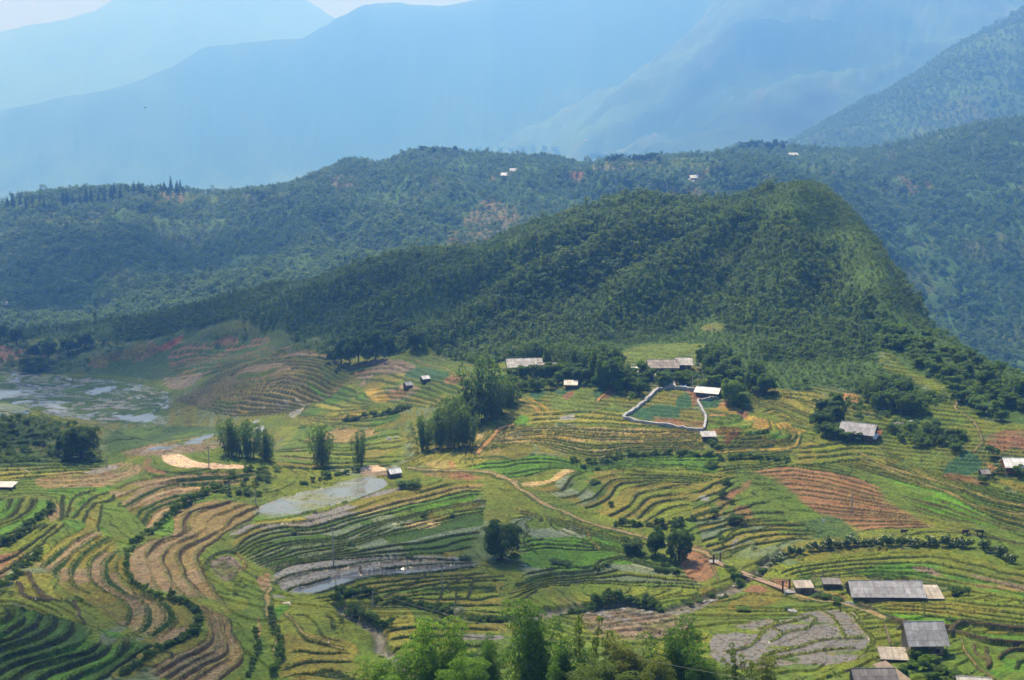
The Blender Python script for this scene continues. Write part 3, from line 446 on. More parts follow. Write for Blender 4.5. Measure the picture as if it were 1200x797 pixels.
# single banks: points, height, width, colour
BANKS = [
 ([(605,687),(640,675),(660,672),(690,670),(712,660),(726,655),(746,660),(770,666),(792,670)], .4, .9, 'riserg'), ([(890,738),(905,735),(930,728),(950,722)], .25, .5, 'grassy'), ([(850,764),(880,756),(900,738),(912,730),(906,728)], .25, .5, 'grassy'), ([(905,752),(925,742),(945,738),(955,728),(948,722)], .25, .5, 'grassy'), ([(895,770),(930,760),(960,752),(985,748),(1010,748)], .25, .5, 'grassy'),
 ([(960,716),(975,724),(985,738),(992,748)], .25, .5, 'grassy'), ([(985,716),(1005,728),(1018,746),(1022,758)], .25, .5, 'grassy'), ([(1000,775),(1015,762),(1022,750),(1008,728),(1000,718)], .2, .4, 'grassy'), ([(880,782),(930,768),(970,762),(1000,760)], .25, .5, 'grassy'), ([(918,742),(905,736)], .2, .4, 'grassy'),
 ([(1010,712),(1030,722),(1060,732),(1090,736),(1115,738)], .9, 1.1, 'riserb'), ([(1112,745),(1116,738),(1130,732),(1160,736),(1200,740),(1300,745)], 1.0, 1.0, 'riserb'), ([(1108,728),(1150,734),(1200,738),(1300,742)], .6, .8, 'riserd'), ([(1118,743),(1150,750),(1200,756),(1300,762)], .7, .7, 'riserb'), ([(1172,772),(1182,764),(1200,762),(1260,764)], .5, .6, 'riserb'), ([(1140,756),(1142,764),(1155,776),(1160,782)], .4, .5, 'riserb'), ([(1156,760),(1158,772),(1160,781)], .4, .5, 'riserb'), ([(1191,784),(1196,776),(1210,774)], .4, .5, 'riserd'),
 ([(940,684),(960,672),(1000,669),(1040,673),(1090,671)], .2, .4, 'riserg'), ([(1000,676),(1050,678),(1110,686),(1130,692)], .2, .4, 'riserg'), ([(620,622),(612,635),(630,650)], .2, .4, 'riserg'), ([(690,622),(700,618),(730,622),(755,630)], .2, .4, 'riserg'), ([(690,622),(692,634),(702,644)], .2, .4, 'rpale'),
 ([(240,664),(248,654),(262,648),(275,650)], .5, .8, 'riserd'), ([(422,672),(420,664)], .2, .5, 'riserb'), ([(450,700),(470,690),(490,682),(500,676)], .25, .5, 'riserd'), ([(512,708),(516,695),(530,685),(545,678),(556,672)], .25, .5, 'riserd'), ([(550,702),(550,690),(560,680),(590,676)], .25, .5, 'riserd'), ([(532,712),(534,700),(536,690)], .2, .4, 'riserd'),
 ([(77,606),(84,590),(95,580),(112,576)], .4, .6, 'riserd'), ([(86,608),(100,592),(110,584),(128,578)], .4, .6, 'riserd'), ([(100,612),(101,603),(108,593),(116,591)], .4, .6, 'riserd'), ([(118,591),(130,587),(134,582)], .5, .7, 'riserd'), ([(72,610),(72,595),(76,583)], .5, .8, 'riserd'), ([(118,622),(117,605),(118,594)], .3, .5, 'riserd'),
 ([(20,684),(24,695),(40,702),(60,704),(72,706)], .4, .7, 'riserb'), ([(31,672),(38,688),(50,698),(66,705)], .4, .7, 'riserb'), ([(88,706),(94,720),(100,731)], .3, .5, 'riserb'), ([(280,672),(288,662),(276,650)], .3, .6, 'tan'),
 ([(800,630),(850,615),(860,600)], .25, .5, 'riserg'), ([(846,640),(852,628),(866,618),(880,612),(920,610)], .25, .5, 'riserg'), ([(880,625),(910,615),(960,612)], .2, .4, 'riserg'), ([(910,640),(940,628),(960,630)], .2, .4, 'riserg'), ([(800,612),(830,600),(845,595)], .3, .6, 'riserg'), ([(760,638),(800,625),(830,612)], .25, .5, 'riserg'), ([(820,655),(850,650),(880,640),(900,632)], .2, .4, 'riserg'),
 ([(1050,635),(1060,628),(1090,624),(1140,628),(1200,638)], .2, .5, 'riserg'), ([(1110,622),(1150,628),(1200,640)], .3, .6, 'riserb'),
]
PATHS = [  # points, half width in metres, colour
 ([(478,549),(500,551),(540,552),(570,554),(590,560),(600,565),(606,572),(616,577),(630,586),(642,594),(655,598),(668,603),(682,610),(700,616),(720,621),(740,626),(757,631)], .62, 'path'),
 ([(757,631),(775,636),(800,642),(822,648),(832,655)], .5, 'path'), ([(925,694),(940,700),(958,706),(985,708),(1010,716),(1035,726)], .5, 'path'),
 ([(560,532),(572,518),(586,504),(600,498)], .8, 'orange'), ([(820,534),(840,531),(870,529),(905,528),(930,525),(937,515)], .5, 'gold'), ([(1120,470),(1118,478),(1128,486),(1145,500),(1150,520),(1140,530)], .35, 'tan'), ([(1000,528),(1040,548),(1090,562),(1150,582),(1200,594),(1300,620)], .45, 'rpale'), ([(1000,536),(1045,553),(1100,574),(1150,595),(1200,604)], .4, 'rpale'),
 ([(1126,748),(1128,762),(1140,777),(1162,792),(1184,806)], .22, 'tan'), ([(320,735),(316,720),(312,706),(320,690)], .5, 'tan'), ([(700,470),(716,455),(722,452)], .4, 'orange'), ([(480,420),(500,428),(520,432),(535,440)], .4, 'tan'),
 ([(320,738),(326,745),(324,756),(320,764)], .3, 'tan'), ([(335,720),(350,740),(372,752),(400,762)], .3, 'tan'), ([(50,500),(62,508),(70,520),(78,532)], .5, 'orange'), ([(1030,372),(1016,358)], .7, 'orange'), ([(835,664),(838,672),(842,680)], .25, 'brown'), ([(550,538),(580,536),(600,540)], .5, 'riserg'),
]
GRASSY_TOP = [(870,238),(905,222),(945,210),(968,215),(990,234),(1060,335),(1104,398),(1085,398),(1050,372),(1015,350),(1000,320),(975,285),(930,262),(890,255)]
STREAM = [(915,645),(905,653),(895,661),(886,668),(874,676),(862,685),(848,694),(826,702),(806,709),(790,714),(765,713),(735,709),(700,711),(660,716),(620,722),(580,726),(555,725),(530,718),(510,711),(480,708),(450,708),(420,706),(404,710),(405,717),(416,724),(430,730),(442,738),(444,747),(440,755),(452,762),(470,772),(480,790)]
FOREST_EDGE = [(-260,396),(-60,396),(60,398),(150,402),(220,388),(300,385),(370,398),(395,414),(430,420),(500,412),(540,425),(560,438),(590,424),(650,412),(690,420),(720,428),(738,410),(760,403),(824,404),(845,420),(862,442),(900,456),(940,460),(960,455),(985,458),(1010,464),(1030,480),(1060,490),(1095,478),(1120,470),(1150,492),(1200,500),(1300,520),(1420,535)]
CLEARINGS = [[(1030,414),(1048,416),(1066,434),(1092,444),(1128,458),(1136,468),(1100,464),(1062,444),(1036,432)], [(818,310),(830,303),(858,301),(850,309)], [(820,385),(835,378),(850,382),(840,390)]]

def paint():
    i0 = int(np.searchsorted(YN, 110))
    X, Y, Z = XN[i0:], YN2[i0:], ZB[i0:]
    shp = X.shape
    x, y, z = X.ravel(), Y.ravel(), Z.ravel().copy()
    N = len(x)
    rgb = np.empty((N, 5))
    dz = np.zeros(N)
    P0 = np.stack([x, y], 1)
    wx = fbm(x / 6, y / 6, 71, 3)
    wy = fbm(x / 6, y / 6, 81, 3)
    P = P0 + np.stack([wx, wy], 1) * 0.7           # edges wander a little
    C = {k: np.array(v, float) for k, v in PAL.items()}
    # open ground
    n1, n2 = fbm(x / 22, y / 22, 101, 4), fbm(x / 7, y / 7, 111, 3)
    m1 = sstep(-.25, .35, n1 + .4 * n2)[:, None]
    rgb[:] = C['grass'] * (1 - m1) + C['grassy'] * m1
    m2 = sstep(.22, .45, fbm(x / 13, y / 17, 121, 4))[:, None] * .7
    rgb[:] = rgb * (1 - m2) + C['olive'] * m2
    s = z / 0.42 + 1.5 * fbm(x / 34, y / 34, 131, 3) + x / 45
    gsy = np.abs(np.gradient(s.reshape(shp), axis=0) / np.gradient(Y, axis=0)).ravel() + 1e-3
    cell = np.floor(s)
    fr = s - cell
    jit = vhash(cell, cell * 0, 8) * 40
    q = (x + jit + 3 * wx) / (16 + 26 * vhash(cell, cell * 0, 9))
    seg = np.floor(q)
    h1, h2 = vhash(cell, seg, 10), vhash(cell, seg, 11)
    pk = np.array([C[c] for c in ('rice', 'grass', 'grass', 'grassy', 'grassy', 'wetgreen', 'olive', 'olive', 'tan')])
    h1 = np.clip(.72 * np.clip(.5 + .95 * fbm(x / 34, y / 34, 191, 3), 0, .999) + .28 * h1, 0, .999)
    pc = pk[np.minimum((h1 * len(pk)).astype(int), len(pk) - 1)] * (.85 + .3 * h2)[:, None]
    tm = (.62 * sstep(-.35, .0, fbm(x / 40, y / 40, 151, 3)) + .1)[:, None]
    rgb[:] = rgb * (1 - tm) + pc * tm
    flat = np.clip(1.25 - gsy * .8, 0, 1)
    e = np.minimum(np.abs(fr - .5), 9) / gsy
    b = (1 - sstep(.22, .48, e)) * flat * sstep(-.45, -.05, fbm(x / 18, y / 18, 141, 2))
    rgb[:] = rgb * (1 - .85 * b[:, None]) + C['riserg'] * .85 * b[:, None]
    dz += .20 * b + .42 * (fr - .5) * flat
    # tussocks and rough growth
    tu = sstep(.30, .42, fbm(x / 2.6, y / 2.6, 161, 3)) * sstep(.0, .3, fbm(x / 30, y / 30, 171, 3))
    rgb[:] = rgb * (1 - .7 * tu[:, None]) + C['riserg'] * .7 * tu[:, None]
    dz += .35 * tu
    foot = in_poly(P, gline([(-60,398),(60,400),(150,402),(220,390),(300,387),(370,400),(395,416),(350,408),(300,420),(240,440),(190,446),(120,438),(0,440),(-60,440)], 3, True))[:, None] * .8
    rgb[:] = rgb * (1 - foot) + C['dkgrass'] * foot
    seed = 0
    tid = np.zeros(N)
    bank = b * .8
    for r in STRIPS:
        seed += 1
        G = [gline(l, 4) for l in r['lines']]
        G0 = [gline(l, 1) for l in r['lines']]
        poly = np.vstack([G[0], G[-1][::-1]])
        lo, hi = poly.min(0) - 4, poly.max(0) + 4
        idx = np.nonzero((P[:, 0] > lo[0]) & (P[:, 0] < hi[0]) & (P[:, 1] > lo[1]) & (P[:, 1] < hi[1]))[0]
        if len(idx) == 0:
            continue
        idx = idx[in_poly(P[idx], poly)]
        if len(idx) == 0:
            continue
        p = P[idx]
        D, A = zip(*[dist_line(p, g) for g in G])
        D = np.array(D)
        pair = D[:-1] + D[1:]
        k = np.argmin(pair, 0)
        ii = np.arange(len(idx))
        da, db = D[k, ii], D[k + 1, ii]
        nn = np.array(r['n'], float)
        off = np.concatenate([[0], np.cumsum(nn)])[:-1]
        s = off[k] + da / (da + db + 1e-6) * nn[k]
        sp = np.maximum((da + db) / nn[k], .4)
        many = nn[k] > 1
        s = s + np.where(many, r['wob'] * fbm(p[:, 0] / 9, p[:, 1] / 9, 300 + seed, 3), 0) * np.minimum(1, np.minimum(da, db) / 2)
        cell = np.floor(s)
        fr = s - cell
        rr = np.clip(r['rw'] / sp, .05, .44)
        step = r['h'] * 1.0
        ris = sstep(1 - rr * .85, 1 - rr * .62, fr)
        lip = np.exp(-((fr - (1 - rr * 1.15)) / (rr * .4)) ** 2)
        drop = sstep(1 - rr * .85, 1.0, fr)
        dz[idx] = step * ((fr - .5) - drop) + .16 * lip
        arc = np.array(A)[k, ii]
        cid = cell.astype(np.int64)
        if r['split']:
            jit = vhash(cid, cid * 0 + seed, 5) * r['split']
            q = (arc + jit + 2 * wx[idx]) / r['split']
            seg = np.floor(q).astype(np.int64)
            fs = q - seg
            div = (np.minimum(fs, 1 - fs) * r['split'] < .22)
        else:
            seg = cid * 0
            div = np.zeros(len(idx), bool)
        pk = np.array([C[c] for c in r['pal']])
        h1 = vhash(cid, seg, seed * 7 + 1)
        h2 = vhash(cid, seg, seed * 7 + 2)
        h1 = np.where(vhash(cid, seg, seed * 7 + 3) < .22, h1, np.clip(.75 * np.clip(.5 + fbm(p[:, 0] / 30 + seed * 7.7, p[:, 1] / 30, 193, 2), 0, .999) + .25 * h1, 0, .999))
        c = pk[np.minimum((h1 * len(pk)).astype(int), len(pk) - 1)].copy()
        c[:, :3] *= (.84 + .32 * h2)[:, None]
        rc = C[r['riser']]
        mixr = np.maximum(ris, .85 * div)[:, None]
        c = c * (1 - mixr) + rc * mixr
        lp = (.55 * lip * (1 - ris))[:, None]
        c = c * (1 - lp) + C['grass'] * lp * .9 + lp * .1 * rc
        e0 = np.array([g[0] for g in G]); e1 = np.array([g[-1] for g in G])
        ed = np.minimum(dist_line(p, e0)[0], dist_line(p, e1)[0]) + 1.5 * wx[idx]
        em = sstep(.3, 4, ed)
        dz[idx] *= em
        em = sstep(.2, 3.0, ed + 1.5 * wy[idx])[:, None]
        rgb[idx] = rgb[idx] * (1 - em) + c * em
        bank[idx] = np.maximum(ris, lip * .8) * em[:, 0] * (.3 if r['riser'] == 'riserb' else 1)
        tid[idx] = 1
    seed = 0
    for name, pts in PATCHES:
        seed += 1
        poly = gline(pts, 3, True)
        lo, hi = poly.min(0) - 3, poly.max(0) + 3
        idx = np.nonzero((P[:, 0] > lo[0]) & (P[:, 0] < hi[0]) & (P[:, 1] > lo[1]) & (P[:, 1] < hi[1]))[0]
        if len(idx) == 0:
            continue
        idx = idx[in_poly(P[idx], poly)]
        if len(idx) == 0:
            continue
        d, _ = dist_line(P[idx], np.vstack([poly, poly[:1]]))
        if name in ('sand', 'crop', 'silt', 'water', 'wet', 'flood'): bank[idx] *= .15
        c = C[name].copy()
        m = sstep(0, .5, d)[:, None]
        rim = ((1 - sstep(.15, .4, d)) * .7)[:, None]
        col = c * (1 - rim) + C['riserg'] * rim
        keep = (tid[idx] == 1)[:, None] * (np.abs(rgb[idx][:, :1] - C['riserg'][0]) < .012) * .8
        m = m * (1 - keep)
        if name in ('water', 'wet', 'silt'):
            m = m * sstep(-.18, .02, fbm(P0[idx][:, 0] / 7, P0[idx][:, 1] / 3.5, 400 + seed, 3) + .25 * sstep(.5, 3, d))[:, None]
        elif name == 'flood':
            m = m * (.25 + .75 * sstep(-.35, .05, fbm(P0[idx][:, 0] / 11, P0[idx][:, 1] / 5, 400 + seed, 4) - .02))[:, None]
        elif name not in ('sand', 'lime', 'crop', 'flood'):
            m = m * (.45 + .55 * sstep(-.3, .1, fbm(P0[idx][:, 0] / 6, P0[idx][:, 1] / 6, 400 + seed, 3)))[:, None]
        rgb[idx] = rgb[idx] * (1 - m) + col * m
        flatten = 1 - .75 * sstep(0, 1.5, d)
        if name in ('sand', 'silt', 'water', 'wet', 'flood'):
            dz[idx] *= flatten
    for pts, hgt, wdt, name in BANKS:
        L = gline(pts, 4)
        lo, hi = L.min(0) - 4, L.max(0) + 4
        idx = np.nonzero((P[:, 0] > lo[0]) & (P[:, 0] < hi[0]) & (P[:, 1] > lo[1]) & (P[:, 1] < hi[1]))[0]
        if len(idx) == 0:
            continue
        d, _ = dist_line(P[idx], L)
        m = 1 - sstep(wdt * .35, wdt * .75, d)
        bank[idx] = np.maximum(bank[idx], m * (.3 if name == 'riserb' else .9))
        dz[idx] = np.maximum(dz[idx], dz[idx] * (1 - m) + hgt * m)
        rgb[idx] = rgb[idx] * (1 - m[:, None]) + C[name] * m[:, None]
    for pts, hw, name in PATHS:
        L = gline(pts, 4)
        lo, hi = L.min(0) - 4, L.max(0) + 4
        idx = np.nonzero((P[:, 0] > lo[0]) & (P[:, 0] < hi[0]) & (P[:, 1] > lo[1]) & (P[:, 1] < hi[1]))[0]
        if len(idx) == 0:
            continue
        d, _ = dist_line(P[idx], L)
        d = d * (1 + .8 * fbm(P[idx][:, 0] / 3, P[idx][:, 1] / 3, 511, 3)) + .14
        side = (1 - sstep(hw * 1.4, hw * 2.4, d)) * .8
        rgb[idx] = rgb[idx] * (1 - side[:, None]) + C['riserg'] * side[:, None]
        m = 1 - sstep(hw * .75, hw * 1.15, d)
        bank[idx] *= 1 - m
        dz[idx] = dz[idx] * (1 - .8 * side) + .3 * side
        rgb[idx] = rgb[idx] * (1 - m[:, None]) + C[name] * m[:, None]
    # the stream bed
    L = gline(STREAM, 4)
    lo, hi = L.min(0) - 12, L.max(0) + 12
    idx = np.nonzero((x > lo[0]) & (x < hi[0]) & (y > lo[1]) & (y < hi[1]))[0]
    d, arc = dist_line(P0[idx] + 1.2 * np.stack([wx, wy], 1)[idx], L)
    arcmax = arc.max()
    wide = .35 + 2.0 * np.exp(-((arc - 50) / 20.0) ** 2)
    m = 1 - sstep(wide, wide + 1.6, d)
    dz[idx] = dz[idx] * (1 - m) - 1.15 * m + .3 * (wx[idx] + wy[idx]) * m
    m = (1 - sstep(wide + .2, wide + 1.2, d))[:, None]
    rgb[idx] = rgb[idx] * (1 - m) + C['pebble'] * m
    # woodland floor
    edge = gline(FOREST_EDGE, 2)
    poly = np.vstack([edge, [[620, 720], [-620, 720]]])
    f = in_poly(P, poly)
    for c in CLEARINGS:
        f &= ~in_poly(P, gline(c, 3, True))
    de, _ = dist_line(P0, edge[::2])
    fm = np.where(f, sstep(0, 3, de), 0)
    far = y > 640
    fm = np.where(far, 1, fm)
    rgb[:] = rgb * (1 - fm[:, None]) + C['forest'] * (1 + .3 * n2)[:, None] * fm[:, None]
    gt = in_poly(P0, np.array([gnd(a, b + 3) for a, b in GRASSY_TOP]))
    rgb[gt] = np.array([.046, .094, .015, 0, .4]) * (1 + .35 * n2[gt])[:, None]
    kn = in_poly(P, gline([(-60,486),(0,487),(60,490),(100,508),(118,530),(110,545),(60,542),(-60,545)], 3, True))
    kk = (kn * (.55 + .45 * sstep(-.1, .2, n2)))[:, None]
    rgb[:] = rgb * (1 - kk) + C['riserg'] * 1.25 * kk
    dz *= 1 - fm
    rr_ = np.random.default_rng(9)
    area = (Y ** 2).ravel() / 4.0e4
    ok = (fm < .3) & (y < 430) & (np.abs(x / y) < .47)
    pb = np.where(ok, bank * .32 * area, 0)
    pw = np.where(ok, sstep(.05, .5, n2 + .5 * n1) * .012 * area * (tid * .4 + .6), 0)
    k1 = np.nonzero(rr_.random(N) < np.clip(pb, 0, .6))[0]
    k2 = np.nonzero(rr_.random(N) < np.clip(pw, 0, .3))[0]
    zz = z + dz
    tufts = [np.column_stack([x[k], y[k], zz[k] - .03]) for k in (k1, k2)]
    Zf = ZB.copy()
    Zf[i0:] += dz.reshape(shp)
    full = np.empty(ZB.shape + (5,))
    full[:i0] = C['dkgrass']
    full[i0:] = rgb.reshape(shp + (5,))
    forest = np.zeros(ZB.shape)
    forest[i0:] = fm.reshape(shp)
    return Zf, full, forest, L, tufts
ZN, COLN, FORN, STREAM_L, TUFTS = paint()
def zat(x, y):
    return float(lookup(UN, YN, ZN, x, y)) if y < YN[-2] else float(lookup(UF, YF, ZF, x, y))
# ------------------------------------------------------------------ materials
def nmat(name):
    m = bpy.data.materials.new(name)
    m.use_nodes = True
    nt = m.node_tree
    b = nt.nodes['Principled BSDF']
    return m, nt, b, nt.nodes.new, nt.links.new

def val(nt, v):
    n = nt.nodes.new('ShaderNodeValue'); n.outputs[0].default_value = v; return n.outputs[0]

def mth(nt, op, a, b=None, clamp=False):
    n = nt.nodes.new('ShaderNodeMath'); n.operation = op; n.use_clamp = clamp
    for i, v in enumerate((a, b)):
        if v is None: continue
        if isinstance(v, (int, float)): n.inputs[i].default_value = v
        else: nt.links.new(v, n.inputs[i])
    return n.outputs[0]

def mixc(nt, f, a, b, mode='MIX'):
    n = nt.nodes.new('ShaderNodeMix'); n.data_type = 'RGBA'; n.blend_type = mode
    for s, v in ((n.inputs[0], f), (n.inputs[6], a), (n.inputs[7], b)):
        if isinstance(v, (int, float)): s.default_value = v
        elif isinstance(v, tuple): s.default_value = (*v[:3], 1)
        else: nt.links.new(v, s)
    return n.outputs[2]

def noise(nt, scale, detail=3, rough=.55, vec=None, dist=0):
    n = nt.nodes.new('ShaderNodeTexNoise'); n.inputs['Scale'].default_value = scale; n.inputs['Detail'].default_value = detail
    n.inputs['Roughness'].default_value = rough; n.inputs['Distortion'].default_value = dist
    if vec is None:
        t = nt.nodes.new('ShaderNodeTexCoord'); vec = t.outputs['Object']
    nt.links.new(vec, n.inputs['Vector'])
    return n.outputs['Fac']

def remap(nt, v, a, b, c=0., d=1.):
    n = nt.nodes.new('ShaderNodeMapRange'); n.clamp = True
    nt.links.new(v, n.inputs[0])
    for i, q in enumerate((a, b, c, d)): n.inputs[1 + i].default_value = q
    return n.outputs[0]

def ground_mat(name, fine, mid, coarse, bump):
    m, nt, b, new, link = nmat(name)
    at = new('ShaderNodeAttribute'); at.attribute_name = 'ground_colour'
    sp = new('ShaderNodeAttribute'); sp.attribute_name = 'ground_wet_speck'
    sx = new('ShaderNodeSeparateXYZ'); link(sp.outputs['Vector'], sx.inputs[0])
    wet, speck = sx.outputs[0], sx.outputs[1]
    n1, n2, n3 = noise(nt, fine, 3, .6), noise(nt, mid, 4, .6), noise(nt, coarse, 3)
    v = mth(nt, 'MULTIPLY', remap(nt, n1, .34, .66, .58, 1.42), remap(nt, n2, .28, .72, .72, 1.28))
    v = mth(nt, 'MULTIPLY', v, remap(nt, n3, .3, .7, .85, 1.15))
    v = mth(nt, 'ADD', mth(nt, 'MULTIPLY', mth(nt, 'SUBTRACT', v, 1.0), mth(nt, 'SUBTRACT', 1.0, mth(nt, 'MULTIPLY', wet, .75))), 1.0)
    hs = new('ShaderNodeHueSaturation'); link(at.outputs['Color'], hs.inputs['Color']); link(v, hs.inputs['Value'])
    hs.inputs['Saturation'].default_value = 1.02
    link(remap(nt, n2, .2, .8, .492, .508), hs.inputs['Hue'])
    # dry, brownish and worn patches
    dry = mixc(nt, remap(nt, noise(nt, fine * .28, 4, .7), .48, .66, 0, .55), hs.outputs[0], (1.35, .98, .62), 'MULTIPLY')
    # clods and tufts
    k = remap(nt, noise(nt, fine * .8, 3, .75), .50, .57)
    k = mth(nt, 'MULTIPLY', mth(nt, 'MULTIPLY', k, speck), .85)
    tuft = mixc(nt, .5, dry, (.030, .038, .014))
    c = mixc(nt, k, dry, tuft)
    k2 = remap(nt, noise(nt, fine * .5, 3, .7), .57, .64)
    k2 = mth(nt, 'MULTIPLY', mth(nt, 'MULTIPLY', k2, speck), .5)
    c = mixc(nt, k2, c, (.10, .16, .03))
    link(c, b.inputs['Base Color'])
    pud = mth(nt, 'MULTIPLY', wet, remap(nt, mth(nt, 'ADD', n2, mth(nt, 'MULTIPLY', wet, .35)), .50, .66))
    pud = mth(nt, 'MULTIPLY', pud, mth(nt, 'SUBTRACT', 1.0, k, True))
    link(remap(nt, pud, 0, 1, .92, .12), b.inputs['Roughness'])
    link(remap(nt, pud, 0, 1, .15, .60), b.inputs['Specular IOR Level'])
    bp = new('ShaderNodeBump'); bp.inputs['Distance'].default_value = bump
    link(mth(nt, 'SUBTRACT', 1.0, pud, True), bp.inputs['Strength'])
    link(mth(nt, 'ADD', n1, mth(nt, 'MULTIPLY', n2, .5)), bp.inputs['Height']); link(bp.outputs[0], b.inputs['Normal'])
    return m

def leaf_mat(name, c1, c2, trans=.35, vary=.35, hue=.02):
    m, nt, b, new, link = nmat(name)
    oi, ge = new('ShaderNodeObjectInfo'), new('ShaderNodeNewGeometry')
    c = mixc(nt, oi.outputs['Random'], c1, c2)
    v = mth(nt, 'MULTIPLY', remap(nt, ge.outputs['Random Per Island'], 0, 1, 1 - vary, 1 + vary), remap(nt, noise(nt, .55, 2), .3, .7, .78, 1.22))
    hs = new('ShaderNodeHueSaturation'); link(c, hs.inputs['Color']); link(v, hs.inputs['Value'])
    link(remap(nt, ge.outputs['Random Per Island'], 0, 1, .5 - hue, .5 + hue), hs.inputs['Hue'])
    link(hs.outputs[0], b.inputs['Base Color'])
    b.inputs['Roughness'].default_value = .6
    b.inputs['Specular IOR Level'].default_value = .25
    tr = new('ShaderNodeBsdfTranslucent'); mx = new('ShaderNodeMixShader')
    hs2 = new('ShaderNodeHueSaturation'); link(hs.outputs[0], hs2.inputs['Color']); hs2.inputs['Value'].default_value = 1.5; hs2.inputs['Hue'].default_value = .485
    link(hs2.outputs[0], tr.inputs[0]); mx.inputs[0].default_value = trans
    link(b.outputs[0], mx.inputs[1]); link(tr.outputs[0], mx.inputs[2])
    out = [n for n in nt.nodes if n.type == 'OUTPUT_MATERIAL'][0]
    link(mx.outputs[0], out.inputs[0])
    return m

def roofing(name, col, var, rough=.7):
    m = plain(name, col, rough, 1.6, var, bump=.02, streak=(1, .3, 1))
    nt = m.node_tree; b = nt.nodes['Principled BSDF']; src = b.inputs['Base Color'].links[0].from_socket
    t = nt.nodes.new('ShaderNodeTexCoord'); br = nt.nodes.new('ShaderNodeTexBrick')
    nt.links.new(t.outputs['Object'], br.inputs['Vector'])
    for k, v in (('Scale', 1.0), ('Mortar Size', .03), ('Brick Width', 1.05), ('Row Height', 1.25), ('Bias', 0.)): br.inputs[k].default_value = v
    br.offset = 0
    br.inputs['Color1'].default_value = (1.12, 1.10, 1.08, 1); br.inputs['Color2'].default_value = (.78, .77, .76, 1); br.inputs['Mortar'].default_value = (.45, .43, .42, 1)
    rust = mixc(nt, remap(nt, noise(nt, .9, 5, .7), .56, .72, 0, .55), mixc(nt, 1.0, src, br.outputs['Color'], 'MULTIPLY'), (.16, .10, .065))
    nt.links.new(rust, b.inputs['Base Color'])
    return m

def plain(name, col, rough=.8, scale=2.0, var=.25, spec=.3, metal=0., bump=0., streak=None):
    m, nt, b, new, link = nmat(name)
    vec = None
    if streak:
        t = new('ShaderNodeTexCoord'); mp = new('ShaderNodeMapping'); mp.inputs['Scale'].default_value = streak
        link(t.outputs['Object'], mp.inputs[0]); vec = mp.outputs[0]
    n1, n2 = noise(nt, scale, 4, .65, vec), noise(nt, scale * .22, 3, .6)
    v = mth(nt, 'MULTIPLY', remap(nt, n1, .25, .75, 1 - var, 1 + var), remap(nt, n2, .3, .7, 1 - var * .7, 1 + var * .7))
    hs = new('ShaderNodeHueSaturation'); hs.inputs['Color'].default_value = (*col, 1); link(v, hs.inputs['Value'])
    link(hs.outputs[0], b.inputs['Base Color'])
    b.inputs['Roughness'].default_value = rough; b.inputs['Specular IOR Level'].default_value = spec; b.inputs['Metallic'].default_value = metal
    if bump:
        bp = new('ShaderNodeBump'); bp.inputs['Distance'].default_value = bump; link(n1, bp.inputs['Height']); link(bp.outputs[0], b.inputs['Normal'])
    return m

M = {}
M['field'] = ground_mat('field_ground', 1.5, .35, .06, .18)
M['hill'] = ground_mat('hill_ground', .45, .09, .012, .6)
M['leaf_forest'] = leaf_mat('forest_leaf', (.075, .150, .018), (.120, .200, .028), .5, .35)
M['leaf_ridge'] = leaf_mat('ridge_leaf', (.060, .150, .026), (.100, .200, .036), .35, .3, .01)
M['leaf_dark'] = leaf_mat('dark_leaf', (.052, .110, .013), (.080, .148, .018), .46, .40)
M['leaf_mid'] = leaf_mat('green_leaf', (.080, .165, .016), (.120, .205, .022), .52, .40)
M['leaf_bright'] = leaf_mat('bright_leaf', (.10, .20, .018), (.14, .24, .022), .50, .35)
M['leaf_bamboo'] = leaf_mat('bamboo_leaf', (.080, .160, .026), (.115, .195, .032), .55, .40)
M['leaf_yellow'] = leaf_mat('yellow_green_leaf', (.115, .185, .018), (.175, .205, .022), .55, .45, .03)
M['leaf_fore'] = leaf_mat('sunlit_bamboo_leaf', (.11, .235, .016), (.15, .29, .020), .58, .35)  # colour and translucency raised to look sunlit despite the backlight
M['leaf_fore_mid'] = leaf_mat('shaded_bamboo_leaf', (.075, .175, .016), (.11, .225, .020), .55, .4)  # darker copy of the foreground leaf, shade put into its colour
M['leaf_grass'] = leaf_mat('bank_grass_blade', (.048, .090, .011), (.088, .122, .017), .4, .35)
M['bark'] = plain('bark', (.10, .075, .05), .9, 6, .35)
M['cane'] = plain('bamboo_cane', (.15, .17, .06), .6, 4, .3)
M['flower'] = plain('cream_blossom', (.62, .63, .42), .8, 4, .12)
M['stone'] = plain('river_stone', (.27, .26, .24), .85, 3, .3, bump=.05)
M['pale_wall'] = plain('pale_stone_wall', (.33, .335, .34), .85, 1.2, .42, bump=.03)
M['plank'] = plain('weathered_plank', (.25, .195, .14), .85, 3, .35, streak=(8, 8, .6))
M['dark_wood'] = plain('dark_wood', (.095, .075, .058), .85, 3, .35, streak=(8, 8, .6))
M['roof_grey'] = roofing('grey_fibre_roof', (.40, .40, .41), .3)
M['roof_pale'] = roofing('pale_roof_sheet', (.52, .50, .46), .3)
M['roof_white'] = roofing('white_roof_sheet', (.80, .80, .79), .15)
M['roof_brown'] = roofing('weathered_brown_roof', (.36, .32, .28), .35, .85)
M['roof_torn'] = roofing('torn_roof_sheet', (.40, .365, .31), .4, .85)
M['roof_dark'] = roofing('dark_grey_roof', (.20, .19, .19), .35, .85)
M['tarp_blue'] = plain('blue_tarpaulin', (.04, .17, .50), .5, 1, .12)
M['mudwall'] = plain('mud_wall', (.30, .22, .13), .9, 2, .25)
M['brick'] = plain('red_brick', (.42, .16, .07), .9, 3, .3)
M['steel'] = plain('rusty_steel', (.12, .07, .05), .6, 5, .35, metal=.4)
M['rope'] = plain('steel_cable', (.16, .15, .14), .6, 5, .2)
